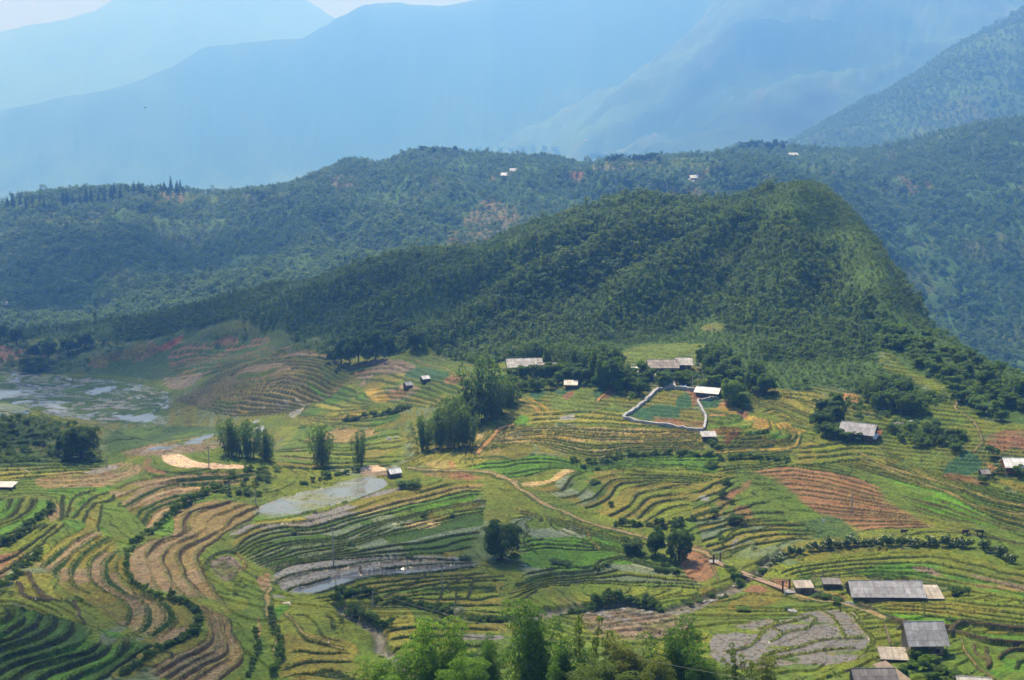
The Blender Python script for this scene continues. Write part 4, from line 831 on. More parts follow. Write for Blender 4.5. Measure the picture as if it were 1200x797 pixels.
M['concrete'] = plain('concrete_post', (.36, .35, .33), .85, 3, .2)
M['hide'] = plain('dark_hide', (.045, .04, .038), .8, 6, .3)
M['white_paint'] = plain('white_painted_board', (.8, .8, .8), .6, 3, .05)
M['black'] = plain('dark_interior', (.02, .018, .016), .9, 2, .2)

# ------------------------------------------------------------------ objects and meshes
def tag(o, label=None, cat=None, group=None, kind=None):
    if label: o['label'] = label
    if cat: o['category'] = cat
    if group: o['group'] = group
    if kind: o['kind'] = kind
    return o

def mesh_np(name, V, Fq, mat, parent=None, smooth=False, loc=None, rotz=0):
    """mesh from arrays; Fq is (n,4) or (n,3) int array"""
    me = bpy.data.meshes.new(name)
    V = np.asarray(V, np.float32); Fq = np.asarray(Fq, np.int32)
    n, k = Fq.shape
    me.vertices.add(len(V)); me.vertices.foreach_set('co', V.ravel())
    me.loops.add(n * k); me.loops.foreach_set('vertex_index', Fq.ravel())
    me.polygons.add(n); me.polygons.foreach_set('loop_start', np.arange(0, n * k, k, dtype=np.int32))
    if smooth: me.polygons.foreach_set('use_smooth', np.ones(n, bool))
    me.update(calc_edges=True)
    if mat: me.materials.append(mat)
    o = bpy.data.objects.new(name, me)
    COL.objects.link(o)
    if parent: o.parent = parent
    if loc is not None: o.location = loc
    o.rotation_euler = (0, 0, rotz)
    return o

def empty(name, loc=(0, 0, 0), rotz=0):
    o = bpy.data.objects.new(name, None); COL.objects.link(o)
    o.empty_display_size = .5; o.location = loc; o.rotation_euler = (0, 0, rotz)
    return o

def copy_tree(o, parent=None):
    c = o.copy(); COL.objects.link(c); c.parent = parent
    for ch in list(o.children): copy_tree(ch, c)
    return c

class MB:
    """collects boxes, bars and tubes into one mesh"""
    def __init__(s): s.v, s.f = [], []
    def add(s, V, Fs):
        o = len(s.v); s.v += [tuple(p) for p in V]; s.f += [tuple(i + o for i in f) for f in Fs]; return s
    def box(s, x0, x1, y0, y1, z0, z1):
        return s.hexa([(x0,y0,z0),(x1,y0,z0),(x1,y1,z0),(x0,y1,z0),(x0,y0,z1),(x1,y0,z1),(x1,y1,z1),(x0,y1,z1)])
    def hexa(s, p):
        return s.add(p, [(0,3,2,1),(4,5,6,7),(0,1,5,4),(1,2,6,5),(2,3,7,6),(3,0,4,7)])
    def tube(s, pts, r, n=6):
        pts = [Vector(p) for p in pts]; rr = r if isinstance(r, (list, tuple)) else [r] * len(pts)
        V, Fs = [], []
        for i, p in enumerate(pts):
            d = (pts[min(i + 1, len(pts) - 1)] - pts[max(i - 1, 0)]).normalized()
            a = d.cross(Vector((0, 0, 1)) if abs(d.z) < .9 else Vector((1, 0, 0))).normalized(); b = d.cross(a)
            for k in range(n):
                t = 2 * math.pi * k / n; V.append(p + (a * math.cos(t) + b * math.sin(t)) * rr[i])
        for i in range(len(pts) - 1):
            for k in range(n):
                Fs.append((i*n+k, i*n+(k+1) % n, (i+1)*n+(k+1) % n, (i+1)*n+k))
        Fs += [tuple(range(n))[::-1], tuple(range((len(pts)-1)*n, len(pts)*n))]
        return s.add(V, Fs)
    def build(s, name, mat, parent=None, loc=None, rotz=0, smooth=False):
        me = bpy.data.meshes.new(name); me.from_pydata(s.v, [], s.f); me.update()
        if smooth: me.polygons.foreach_set('use_smooth', [True] * len(me.polygons))
        if mat: me.materials.append(mat)
        o = bpy.data.objects.new(name, me); COL.objects.link(o)
        if parent: o.parent = parent
        if loc is not None: o.location = loc
        o.rotation_euler = (0, 0, rotz)
        return o

# ------------------------------------------------------------------ terrain meshes
def grid_mesh(name, X, Y, Z, col, mat):
    h, w = X.shape
    V = np.stack([X, Y, Z], -1).reshape(-1, 3)
    i = np.arange(h * w, dtype=np.int32).reshape(h, w)
    Fq = np.stack([i[:-1, :-1], i[:-1, 1:], i[1:, 1:], i[1:, :-1]], -1).reshape(-1, 4)
    o = mesh_np(name, V, Fq, mat, smooth=True)
    c = col.reshape(-1, 5)
    a = o.data.attributes.new('ground_colour', 'FLOAT_COLOR', 'POINT')
    a.data.foreach_set('color', np.concatenate([c[:, :3], np.ones((len(c), 1))], 1).astype(np.float32).ravel())
    a = o.data.attributes.new('ground_wet_speck', 'FLOAT_VECTOR', 'POINT')
    a.data.foreach_set('vector', np.stack([c[:, 3], c[:, 4], c[:, 4] * 0], 1).astype(np.float32).ravel())
    return o

tag(grid_mesh('rice_terrace_ground', XN, YN2, ZN, COLN, M['field']), kind='structure')

def paint_far():
    x, y, z = XF.ravel(), YF2.ravel(), ZF.ravel()
    C = {k: np.array(v, float) for k, v in PAL.items()}
    n1, n2, n3 = fbm(x / 60, y / 80, 201, 4), fbm(x / 18, y / 24, 211, 3), fbm(x / 140, y / 170, 221, 4)
    wood = sstep(-.42, -.12, n1 + .35 * n2)
    fl = np.array([.042, .098, .022, 0, .4])
    col = fl * wood[:, None] + fl * 1.2 * (1 - wood)[:, None]
    g = sstep(.12, .4, n3 - .3 * n1)[:, None] * .2
    col = col * (1 - g) + (C['meadow'] * .5 + C['dkgrass'] * .5) * g
    br = (sstep(.22, .34, fbm(x / 45, y / 60, 231, 3)) * sstep(800, 900, y) * (1 - sstep(1500, 1800, y)))[:, None] * .16
    col = col * (1 - br) + C['brown'] * br
    P = np.stack([x + 4 * n2, y + 6 * n1], 1)
    wood = wood * (1 - br[:, 0]) * (1 - .7 * g[:, 0])
    for name, pts, stripes in FAR_PATCHES:
        poly = np.array([gnd(a, b, ymin=760) for a, b in smooth_line(pts, 3, True)])
        k = in_poly(P, poly)
        c = np.broadcast_to(C[name], (k.sum(), 5)).copy()
        if stripes:
            s = z[k] / stripes + .3 * n2[k]
            t = (sstep(.55, .7, s - np.floor(s)))[:, None]
            c = c * (1 - t) + C['dkgrass'] * t
        d = .3 if name in ('meadow', 'grassy') else .62
        col[k] = col[k] * (1 - d) + c * d
        wood[k] = .06
    far = sstep(1750, 2200, y)[:, None]
    hz = np.array([.050, .105, .030, 0, .3]) * (.85 + .5 * n3 + .9 * fbm(x / 260, y / 420, 251, 5))[:, None]
    spots = sstep(.30, .42, fbm(x / 150, y / 210, 241, 3))[:, None]
    hz = hz * (1 - .3 * spots) + C['olive'] * .3 * spots
    col = col * (1 - far) + hz * far
    return col.reshape(XF.shape + (5,)), wood.reshape(XF.shape)
FAR_PATCHES = [
 ('brown', [(520,285),(560,240),(585,235),(610,262),(570,288)], 2.2), ('brown', [(385,213),(395,205),(415,206),(425,214),(400,222)], 2.0), ('red', [(662,205),(668,200),(680,201),(682,208),(672,212)], 0), ('orange', [(574,208),(580,205),(580,212),(576,215)], 0),
 ('meadow', [(690,186),(760,185),(800,183),(830,184),(840,194),(790,200),(720,200),(690,196)], 0), ('olive', [(690,190),(740,186),(780,188),(760,195),(700,197)], 0), ('straw', [(695,197),(740,197),(736,200),(700,200)], 0), ('brown', [(780,225),(800,222),(830,224),(800,235),(770,232)], 1.8), ('tan', [(806,212),(814,206),(838,190),(842,188),(832,198),(816,210)], 0),
 ('meadow', [(935,178),(1000,172),(1046,170),(1050,184),(1040,192),(980,205),(940,200),(920,190)], 3.0), ('straw', [(974,202),(998,205),(996,207),(974,205)], 0), ('brown', [(1052,205),(1062,208),(1078,222),(1070,228),(1058,215)], 0), ('plough', [(1082,212),(1090,212),(1092,220),(1084,218)], 0), ('orange', [(925,165),(942,155),(944,158),(932,168)], 0), ('meadow', [(1060,168),(1120,150),(1135,155),(1100,172),(1070,178)], 0), ('orange', [(1048,172),(1050,185),(1044,192),(1042,180)], 0), ('meadow', [(1140,160),(1160,150),(1150,165),(1144,180),(1136,180)], 0), ('meadow', [(1060,198),(1120,204),(1160,202),(1150,206),(1070,204)], 0),
 ('plough', [(180,228),(205,224),(216,234),(200,242),(182,238)], 0), ('grassy', [(150,222),(220,222),(260,232),(230,240),(160,236)], 0),
]
COLF, WOODF = paint_far()
tag(grid_mesh('hills', XF, YF2, ZF, COLF, M['hill']), kind='structure')

# ------------------------------------------------------------------ haze
def make_haze():
    m = bpy.data.materials.new('blue_haze'); m.use_nodes = True
    nt = m.node_tree
    for n in list(nt.nodes):
        if n.type != 'OUTPUT_MATERIAL': nt.nodes.remove(n)
    pv = nt.nodes.new('ShaderNodeVolumePrincipled')
    pv.inputs['Color'].default_value = (*HAZE_COLOR, 1); pv.inputs['Density'].default_value = HAZE_DENSITY; pv.inputs['Density Attribute'].default_value = ''
    pv.inputs['Absorption Color'].default_value = (.74, .62, 1, 1)
    pv.inputs['Anisotropy'].default_value = .4
    nt.links.new(pv.outputs[0], nt.nodes['Material Output'].inputs['Volume'])
    zt = max(ZF.max(), 20) + 25
    zb = min(ZF.min(), ZN.min()) - 1.2
    o = MB().box(-11000, 11000, -120, 17500, zb, zt).build('haze', m)
    tag(o, kind='stuff')
make_haze()
# ------------------------------------------------------------------ foliage
def leaf_cloud(rng, n, blobs, size, up=.35, out=.6, droop=0., asp=.55):
    """n small leaf sprays spread over the shells of blobs (x, y, z, rx, ry, rz)"""
    B = np.array(blobs, float)
    w = (B[:, 3] * B[:, 4] + B[:, 4] * B[:, 5] + B[:, 3] * B[:, 5])
    k = rng.choice(len(B), n, p=w / w.sum())
    d = rng.normal(size=(n, 3)); d /= np.linalg.norm(d, axis=1)[:, None]
    d[:, 2] = np.where(d[:, 2] < -.35, -d[:, 2], d[:, 2])
    r = rng.random(n) ** .33
    c = B[k, :3] + d * B[k, 3:] * (.55 + .5 * r)[:, None]
    nrm = out * d + rng.normal(size=(n, 3)) * .55 + np.array([0, 0, up])
    nrm /= np.linalg.norm(nrm, axis=1)[:, None]
    t = rng.normal(size=(n, 3)) + np.array([0, 0, -droop])
    a = t - (t * nrm).sum(1)[:, None] * nrm
    a /= np.linalg.norm(a, axis=1)[:, None] + 1e-9
    b = np.cross(nrm, a)
    s = size * (.6 + .8 * rng.random(n))[:, None]
    tip, side = a * s, b * s * asp
    V = np.stack([c - tip, c + side * .9 + nrm * s * .12, c + tip * 1.05, c - side * .9 + nrm * s * .12], 1).reshape(-1, 3)
    Fq = np.arange(n * 4).reshape(n, 4)
    return V, Fq

def forest_tree(seed, kind):
    rng = np.random.default_rng(seed)
    if kind == 'round':
        bl = [(0, 0, .45, .36, .36, .28)] + [(rng.uniform(-.4, .4), rng.uniform(-.4, .4), rng.uniform(.25, .75), .20, .20, .17) for _ in range(6)]
        return leaf_cloud(rng, 190, bl, .075, up=1.1, out=.45)
    if kind == 'bamboo':
        bl = [(rng.uniform(-.22, .22), rng.uniform(-.22, .22), rng.uniform(.45, .75), .10, .10, .42) for _ in range(6)]
        return leaf_cloud(rng, 170, bl, .085, droop=1.2, asp=.4, up=1.0, out=.4)
    if kind == 'pine':
        bl = [(0, 0, .25 + .15 * i, .26 - .045 * i, .26 - .045 * i, .10) for i in range(6)]
        return leaf_cloud(rng, 150, bl, .085, droop=.6)
    if kind == 'tuft':
        return leaf_cloud(rng, 16, [(0, 0, .35, .45, .45, .35)], .30, droop=1.5, asp=.35)
    bl = [(rng.uniform(-.4, .4), rng.uniform(-.4, .4), .18 + .1 * rng.random(), .25, .25, .2) for _ in range(4)]
    return leaf_cloud(rng, 120, bl, .11)

def kit(name, kinds, mat):
    c = bpy.data.collections.new(name)
    for i, k in enumerate(kinds):
        V, Fq = forest_tree(500 + i * 7 + len(name), k)
        o = mesh_np(name + '_spray', V, Fq, mat)
        COL.objects.unlink(o); c.objects.link(o)
    return c

def scatter(name, pts, scl, coll, seed):
    """one woodland: points carrying instances of the sprays in coll"""
    rng = np.random.default_rng(seed)
    me = bpy.data.meshes.new(name)
    me.vertices.add(len(pts)); me.vertices.foreach_set('co', np.asarray(pts, np.float32).ravel())
    for nm, v in (('size', scl), ('turn', rng.uniform(0, 6.283, len(pts)))):
        a = me.attributes.new(nm, 'FLOAT', 'POINT'); a.data.foreach_set('value', np.asarray(v, np.float32))
    o = bpy.data.objects.new(name, me); COL.objects.link(o)
    g = bpy.data.node_groups.new(name + '_growth', 'GeometryNodeTree')
    g.interface.new_socket('Geometry', in_out='INPUT', socket_type='NodeSocketGeometry'); g.interface.new_socket('Geometry', in_out='OUTPUT', socket_type='NodeSocketGeometry')
    N = g.nodes.new
    gi, go, ip, ci = N('NodeGroupInput'), N('NodeGroupOutput'), N('GeometryNodeInstanceOnPoints'), N('GeometryNodeCollectionInfo')
    ci.inputs['Collection'].default_value = coll; ci.inputs['Separate Children'].default_value = True; ci.inputs['Reset Children'].default_value = True
    ip.inputs['Pick Instance'].default_value = True
    na, nb, cx = N('GeometryNodeInputNamedAttribute'), N('GeometryNodeInputNamedAttribute'), N('ShaderNodeCombineXYZ')
    na.data_type = nb.data_type = 'FLOAT'; na.inputs[0].default_value = 'size'; nb.inputs[0].default_value = 'turn'
    L = g.links.new
    L(gi.outputs[0], ip.inputs['Points']); L(ci.outputs[0], ip.inputs['Instance']); L(nb.outputs[0], cx.inputs[2]); L(cx.outputs[0], ip.inputs['Rotation']); L(na.outputs[0], ip.inputs['Scale']); L(ip.outputs[0], go.inputs[0])
    md = o.modifiers.new('growth', 'NODES'); md.node_group = g
    return tag(o, kind='stuff')

def jitter_grid(x0, x1, y0, y1, d, seed):
    rng = np.random.default_rng(seed)
    gx, gy = np.meshgrid(np.arange(x0, x1, d), np.arange(y0, y1, d))
    p = np.stack([gx.ravel(), gy.ravel()], 1) + rng.uniform(-.5, .5, (gx.size, 2)) * d
    return p[np.abs(p[:, 0] / p[:, 1]) < .52]

K_WOOD = kit('wood', ['round', 'round', 'bamboo', 'round', 'bamboo', 'bamboo'], M['leaf_forest'])
K_BAM = kit('bamboowood', ['bamboo', 'bamboo', 'bamboo', 'bamboo'], M['leaf_bamboo'])
K_RIDGE = kit('ridgewood', ['round', 'round', 'bamboo', 'round'], M['leaf_ridge'])
K_SCRUB = kit('scrub', ['scrub', 'scrub', 'round'], M['leaf_mid'])
K_GRASS = kit('grass', ['tuft', 'tuft', 'tuft'], M['leaf_grass'])
K_PINE = kit('pinewood', ['pine', 'pine'], M['leaf_dark'])
UNDERGROWTH = [[(560,470),(585,445),(600,440),(650,440),(700,440),(712,448),(690,456),(660,452),(630,458),(610,464),(590,484),(570,490)], [(722,446),(740,438),(830,438),(870,445),(880,470),(862,478),(850,468),(846,455),(800,452),(770,454),(745,468),(726,466)],
 [(950,486),(970,472),(1010,470),(1030,470),(1080,480),(1090,492),(1040,500),(1030,492),(1000,492),(985,505),(990,518),(960,508)], [(1030,500),(1060,492),(1110,500),(1140,520),(1110,524),(1060,515)], [(1148,548),(1200,550),(1240,560),(1200,568),(1150,566)], [(540,520),(490,526),(500,500),(530,480),(560,470),(570,495)], [(1050,764),(1130,768),(1140,800),(1050,800)], [(800,640),(830,640),(845,672),(850,700),(820,690),(800,668)]]
def woods():
    rng = np.random.default_rng(3)
    p = jitter_grid(-345, 345, 325, 700, 1.7, 1)
    p = p[p[:, 1] < YN[-3]]
    f = lookup(UN, YN, FORN, p[:, 0], p[:, 1])
    crest = np.interp(p[:, 0] / p[:, 1], ray([c[0] for c in CREST_F], [c[1] for c in CREST_F])[0], [c[2] for c in CREST_F])
    ok = (f > .55) & (p[:, 1] < crest + 30)
    p, crest = p[ok], crest[ok]
    top = in_poly(p, np.array([gnd(a, b + 3) for a, b in GRASSY_TOP])) | (p[:, 1] > crest + 8) & (p[:, 0] > 100)
    rs = (p[:, 0] / p[:, 1] > .29) & (p[:, 1] < 420)            # brushy slope on the right
    n = fbm(p[:, 0] / 35, p[:, 1] / 45, 7, 3)
    s = 2.4 * (1 + .35 * n) * rng.lognormal(0, .24, len(p))
    s = np.where(rng.random(len(p)) < .02 + .05 * (p[:, 1] < 470), s * 1.7, s)
    s = np.where(n < -.33, s * .55, s)
    z = lookup(UN, YN, ZN, p[:, 0], p[:, 1])
    P = np.column_stack([p, z - .25])
    w = ~top & ~rs
    gm = (fbm(p[:, 0] / 28 + 9, p[:, 1] / 50, 77, 4) + .25 * rng.normal(size=len(p))) > .12
    scatter('hill_forest', P[w & ~gm], s[w & ~gm], K_WOOD, 11)
    scatter('hill_bamboo', P[w & gm], s[w & gm] * 1.1, K_BAM, 18)
    scatter('hilltop_scrub', P[top], s[top] * .55, K_WOOD, 12)
    k = rs & ~top & (rng.random(len(p)) < .8)
    scatter('slope_brushwood', P[k], s[k] * .85, K_SCRUB, 13)
    # rough growth on the left knoll and undergrowth round the village
    q = jitter_grid(-190, -95, 300, 352, 1.5, 5)
    kn = gline([(-80,488),(0,489),(60,492),(98,510),(112,530),(100,541),(60,540),(-80,543)], 3, True)
    q = q[in_poly(q, kn)]
    q = q[rng.random(len(q)) < .35 + .9 * fbm(q[:, 0] / 7, q[:, 1] / 7, 9, 2)]
    scatter('knoll_scrub', np.column_stack([q, lookup(UN, YN, ZN, q[:, 0], q[:, 1]) - .1]), rng.uniform(.7, 1.7, len(q)), K_SCRUB, 16)
    q = jitter_grid(-60, 150, 300, 420, 1.8, 6)
    vil = [gline(v, 3, True) for v in UNDERGROWTH]
    ok = np.zeros(len(q), bool)
    for v in vil: ok |= in_poly(q, v)
    q = q[ok]
    q = q[rng.random(len(q)) < .7 + fbm(q[:, 0] / 9, q[:, 1] / 9, 19, 2)]
    scatter('village_undergrowth', np.column_stack([q, lookup(UN, YN, ZN, q[:, 0], q[:, 1]) - .1]), rng.uniform(1.2, 3.0, len(q)), K_SCRUB, 17)
    q = jitter_grid(-280, -40, 430, 640, 3.0, 8)
    ok = np.zeros(len(q), bool)
    for v in ([(-60,396),(60,399),(150,403),(192,398),(186,418),(140,434),(60,438),(-60,436)], [(325,388),(400,408),(395,424),(350,406)], [(196,396),(300,388),(330,392),(260,400),(200,404)]): ok |= in_poly(q, gline(v, 3, True))
    q = q[ok & (rng.random(len(q)) < .25 + 1.0 * fbm(q[:, 0] / 22, q[:, 1] / 30, 29, 3))]
    scatter('valley_scrub', np.column_stack([q, lookup(UN, YN, ZN, q[:, 0], q[:, 1]) - .1]), 3.0 * rng.lognormal(0, .3, len(q)), K_WOOD, 19)
    for i, (nm, q, a) in enumerate((('bank_grass', TUFTS[0], .20), ('field_weeds', TUFTS[1], .17))):
        scatter(nm, q, a * rng.uniform(.6, 1.7, len(q)), K_GRASS, 30 + i)
    # the long ridge behind
    p = jitter_grid(-900, 900, 800, 1700, 3.6, 2)
    f = lookup(UF, YF, WOODF, p[:, 0], p[:, 1])
    p = p[rng.random(len(p)) < np.clip(f, .35, .97)]
    z = lookup(UF, YF, ZF, p[:, 0], p[:, 1])
    n = fbm(p[:, 0] / 60, p[:, 1] / 80, 17, 3)
    s = 4.6 * (1 + .38 * n) * rng.lognormal(0, .32, len(p))
    scatter('ridge_forest', np.column_stack([p, z - .4]), s, K_RIDGE, 14)
    # the steep mountainside on the right
    p = jitter_grid(300, 1900, 2500, 3350, 9.5, 4)
    z = lookup(UF, YF, ZF, p[:, 0], p[:, 1])
    n = fbm(p[:, 0] / 140, p[:, 1] / 200, 27, 4)
    k = rng.random(len(p)) < .6 + 1.1 * n
    scatter('mountainside_forest', np.column_stack([p, z - 1])[k], (9.5 * (1 + .4 * n) * rng.uniform(.6, 1.2, len(p)))[k], K_RIDGE, 15)
woods()
# ------------------------------------------------------------------ trees, bamboo, shrubs: a few shapes of each, copied
rnd = random.Random(77)
def place(px, py):
    x, y = gnd(px, py)
    return x, y, zat(x, y)
def mpp(y):
    return y / F_PX * 1.02

PROTO = {}
def proto(kind, variant, mat):
    """crown, trunk and blossom meshes of one shape, one metre tall and one wide"""
    key = (kind, variant, mat)
    if key in PROTO: return PROTO[key]
    rng = np.random.default_rng(sum(map(ord, kind)) * 31 + variant * 7)
    U = rng.uniform
    trunk = MB(); extra = None
    if kind == 'broad':
        bl = [(0, 0, .44, .30, .30, .34)]
        for i in range(11):
            a, r = U(0, 6.28), U(.12, .44); bl.append((r * math.cos(a), r * math.sin(a), U(.25, .82), U(.12, .2), U(.12, .2), U(.09, .16)))
        V, Fq = leaf_cloud(rng, 3200, bl, .040)
        trunk.tube([(0, 0, -.06), (.01, .01, .2), (0, .02, .55)], [.035, .028, .012])
        for b in bl[1:7]: trunk.tube([(.005, .01, .22), (b[0] * .6, b[1] * .6, b[2] * .8), b[:3]], [.016, .011, .004], 5)
    elif kind == 'big':
        bl = [(0, 0, .44, .39, .39, .42)]
        for i in range(26):
            a, r = U(0, 6.28), U(.22, .44); zz = U(.10, .92); r *= math.sqrt(max(.2, 1 - (zz - .45) ** 2 * 3)); bl.append((r * math.cos(a), r * math.sin(a), zz, U(.08, .15), U(.08, .15), U(.06, .12)))
        V, Fq = leaf_cloud(rng, 8000, bl, .027)
        trunk.tube([(0, 0, -.06), (.01, .01, .2), (0, .02, .55)], [.05, .04, .015])
        for b in bl[1:9]: trunk.tube([(.005, .01, .2), (b[0] * .6, b[1] * .6, b[2] * .8), b[:3]], [.02, .013, .004], 5)
    elif kind == 'bamboo':
        bl = []
        for i in range(15):
            a, r = U(0, 6.28), U(.04, .36); x, y = r * math.cos(a), r * math.sin(a); top = U(.72, .97) - .3 * r
            l = .22 * r / .34
            trunk.tube([(x * .55, y * .55, -.03), (x * .8, y * .8, top * .5), (x * (1 + l), y * (1 + l), top)], [.010, .009, .004], 5)
            for q in range(5):
                t = .22 + .78 * q / 4; bl.append((x * (.6 + .6 * t) + U(-.04, .04), y * (.6 + .6 * t) + U(-.04, .04), top * t, U(.055, .095), U(.055, .095), .13))
        V, Fq = leaf_cloud(rng, 4200, bl, .026, droop=1.3, asp=.42)
    elif kind == 'fore':
        bl = []
        for i in range(9):
            a, r = U(0, 6.28), U(.02, .30); x, y = r * math.cos(a), r * math.sin(a); top = U(.7, .99) - .35 * r
            trunk.tube([(x * .4, y * .4, -.03), (x * .75, y * .75, top * .5), (x * 1.2, y * 1.2, top)], [.009, .007, .002], 6)
            for q in range(9):
                t = .25 + .75 * q / 8; w = .17 * (1.15 - t * .6); bl.append((x * (.5 + .7 * t) + U(-.05, .05), y * (.5 + .7 * t) + U(-.05, .05), top * t, U(.7, 1.2) * w, U(.7, 1.2) * w, .05))
        V, Fq = leaf_cloud(rng, 16000, bl, .0150, droop=.5, asp=.40, up=.6)
    elif kind == 'sapling':
        bl = []
        for i in range(6):
            x, y, top = U(-.25, .25), U(-.25, .25), U(.6, 1.)
            trunk.tube([(x * .3, y * .3, -.03), (x * .7, y * .7, top * .5), (x, y, top)], [.007, .005, .002], 5)
            for q in range(6):
                t = .35 + .65 * q / 5; bl.append((x * (.4 + .6 * t) + U(-.04, .04), y * (.4 + .6 * t) + U(-.04, .04), top * t, .05, .05, .045))
        V, Fq = leaf_cloud(rng, 3000, bl, .017, droop=.5, asp=.4)
    elif kind == 'pine':
        bl = [(0, 0, .2 + .13 * i, .22 - .032 * i, .22 - .032 * i, .07) for i in range(7)]
        V, Fq = leaf_cloud(rng, 1000, bl, .05, droop=.8, asp=.4)
        trunk.tube([(0, 0, -.03), (0, 0, .98)], [.022, .005])
    else:
        bl = [(0, 0, .35, .3, .3, .33)] + [(U(-.3, .3), U(-.3, .3), U(.2, .7), .18, .18, .2) for _ in range(5)]
        V, Fq = leaf_cloud(rng, 620, bl, .062)
        if kind == 'flowering':
            extra = leaf_cloud(rng, 30, [(b[0], b[1], b[2] + .10, b[3], b[4], b[5]) for b in bl], .055, up=1.0, out=.9)
    crown = mesh_np('crown', V, Fq, mat).data
    bpy.data.objects.remove([o for o in bpy.data.objects if o.data == crown][0])
    tr = None
    if trunk.v:
        o = trunk.build('trunk', M['cane'] if kind in ('bamboo', 'fore', 'sapling') else M['bark'], smooth=True); tr = o.data; bpy.data.objects.remove(o)
    ex = None
    if extra:
        o = mesh_np('blossoms', extra[0], extra[1], M['flower']); ex = o.data; bpy.data.objects.remove(o)
    PROTO[key] = (crown, tr, ex)
    return PROTO[key]

def plant(name, label, cat, kind, mat, px, py, hpx, wpx, group=None, pos=None, hm=None, wm=None):
    if pos is None:
        x, y, z = place(px, py)
    else:
        x, y, z = pos
    h = hm or hpx * mpp(y)
    w = (wm or wpx * mpp(y)) * dict(bamboo=1.45, broad=1.2, shrub=1.35, flowering=1.2, pine=1.5).get(kind, 1.0)
    h *= dict(shrub=1.15, broad=1.05).get(kind, 1.0)
    var = rnd.randrange(2 if kind in ('fore', 'big') else 3)
    crown, tr, ex = proto(kind, var, M[mat])
    if tr is None and ex is None:
        o = bpy.data.objects.new(name, crown); COL.objects.link(o)
    else:
        o = empty(name)
        c = bpy.data.objects.new('crown' if tr else 'foliage', crown); COL.objects.link(c); c.parent = o
        if tr:
            t = bpy.data.objects.new('canes' if kind in ('bamboo', 'fore', 'sapling') else 'trunk', tr); COL.objects.link(t); t.parent = o
        if ex:
            t = bpy.data.objects.new('blossoms', ex); COL.objects.link(t); t.parent = o
    o.location = (x, y, z - .05 * h)
    o.scale = (w, w, h * 1.05)
    o.rotation_euler = (0, 0, rnd.uniform(0, 6.28))
    return tag(o, label, cat, group)

def along(pts, step):
    p = smooth_line(pts, 4)
    s = np.concatenate([[0], np.cumsum(np.hypot(*np.diff(p, axis=0).T))])
    for t in np.arange(0, s[-1] + .01, step):
        yield float(np.interp(t, s, p[:, 0])), float(np.interp(t, s, p[:, 1]))

# single trees in the fields
plant('round_tree', 'big round dark green tree alone in the middle of the paddies', 'tree', 'big', 'leaf_dark', 588, 656, 50, 54)
plant('field_tree', 'dark bushy tree at the end of the dirt path', 'tree', 'broad', 'leaf_dark', 768, 651, 36, 28)
plant('field_tree', 'largest dark tree above the left end of the footbridge', 'tree', 'big', 'leaf_dark', 796, 657, 42, 36)
plant('field_tree', 'low broad bush left of the two dark trees near the footbridge', 'bush', 'broad', 'leaf_dark', 742, 648, 18, 30)
plant('knoll_tree', 'tall dark tree at the right foot of the scrubby knoll', 'tree', 'big', 'leaf_dark', 96, 538, 46, 52)
plant('knoll_tree', 'shorter dark tree on the flank of the scrubby knoll', 'tree', 'broad', 'leaf_dark', 76, 534, 28, 26)
plant('broad_tree', 'bright green tree beside the white roofed shed above the red terraces', 'tree', 'big', 'leaf_bright', 860, 474, 34, 34)
plant('broad_tree', 'lower bright green tree overhanging the wall end by the white shed', 'tree', 'broad', 'leaf_bright', 868, 477, 20, 26)
for px, py, h, w, lb in [(272,534,44,30,'leftmost bamboo clump in the row of three behind the sandy yard'), (291,537,42,32,'middle bamboo clump in the row of three behind the sandy yard'), (313,540,38,24,'rightmost and smallest bamboo clump in the row of three behind the sandy yard'),
    (379,546,48,32,'bushy bamboo clump standing by itself left of the small white roofed hut'), (422,546,42,19,'slender bamboo clump just above the small white roofed hut'), (497,528,42,24,'left bamboo clump in the tall cluster above the yellow field'),
    (514,526,46,22,'second bamboo clump from the left above the yellow field'), (531,524,60,34,'tallest bamboo clump in the cluster above the yellow field'), (548,523,46,24,'right bamboo clump in the cluster above the yellow field'), (541,500,38,42,'pale bamboo clump rising behind the cluster above the yellow field'),
    (562,492,74,46,'very tall dark bamboo clump below the left village house'), (580,488,46,40,'drooping bamboo clump right of the very tall dark one'), (596,474,36,30,'small bamboo clump under the left village house')]:
    plant('bamboo_clump', lb, 'bamboo', 'bamboo', 'leaf_bamboo', px, py, h, w)
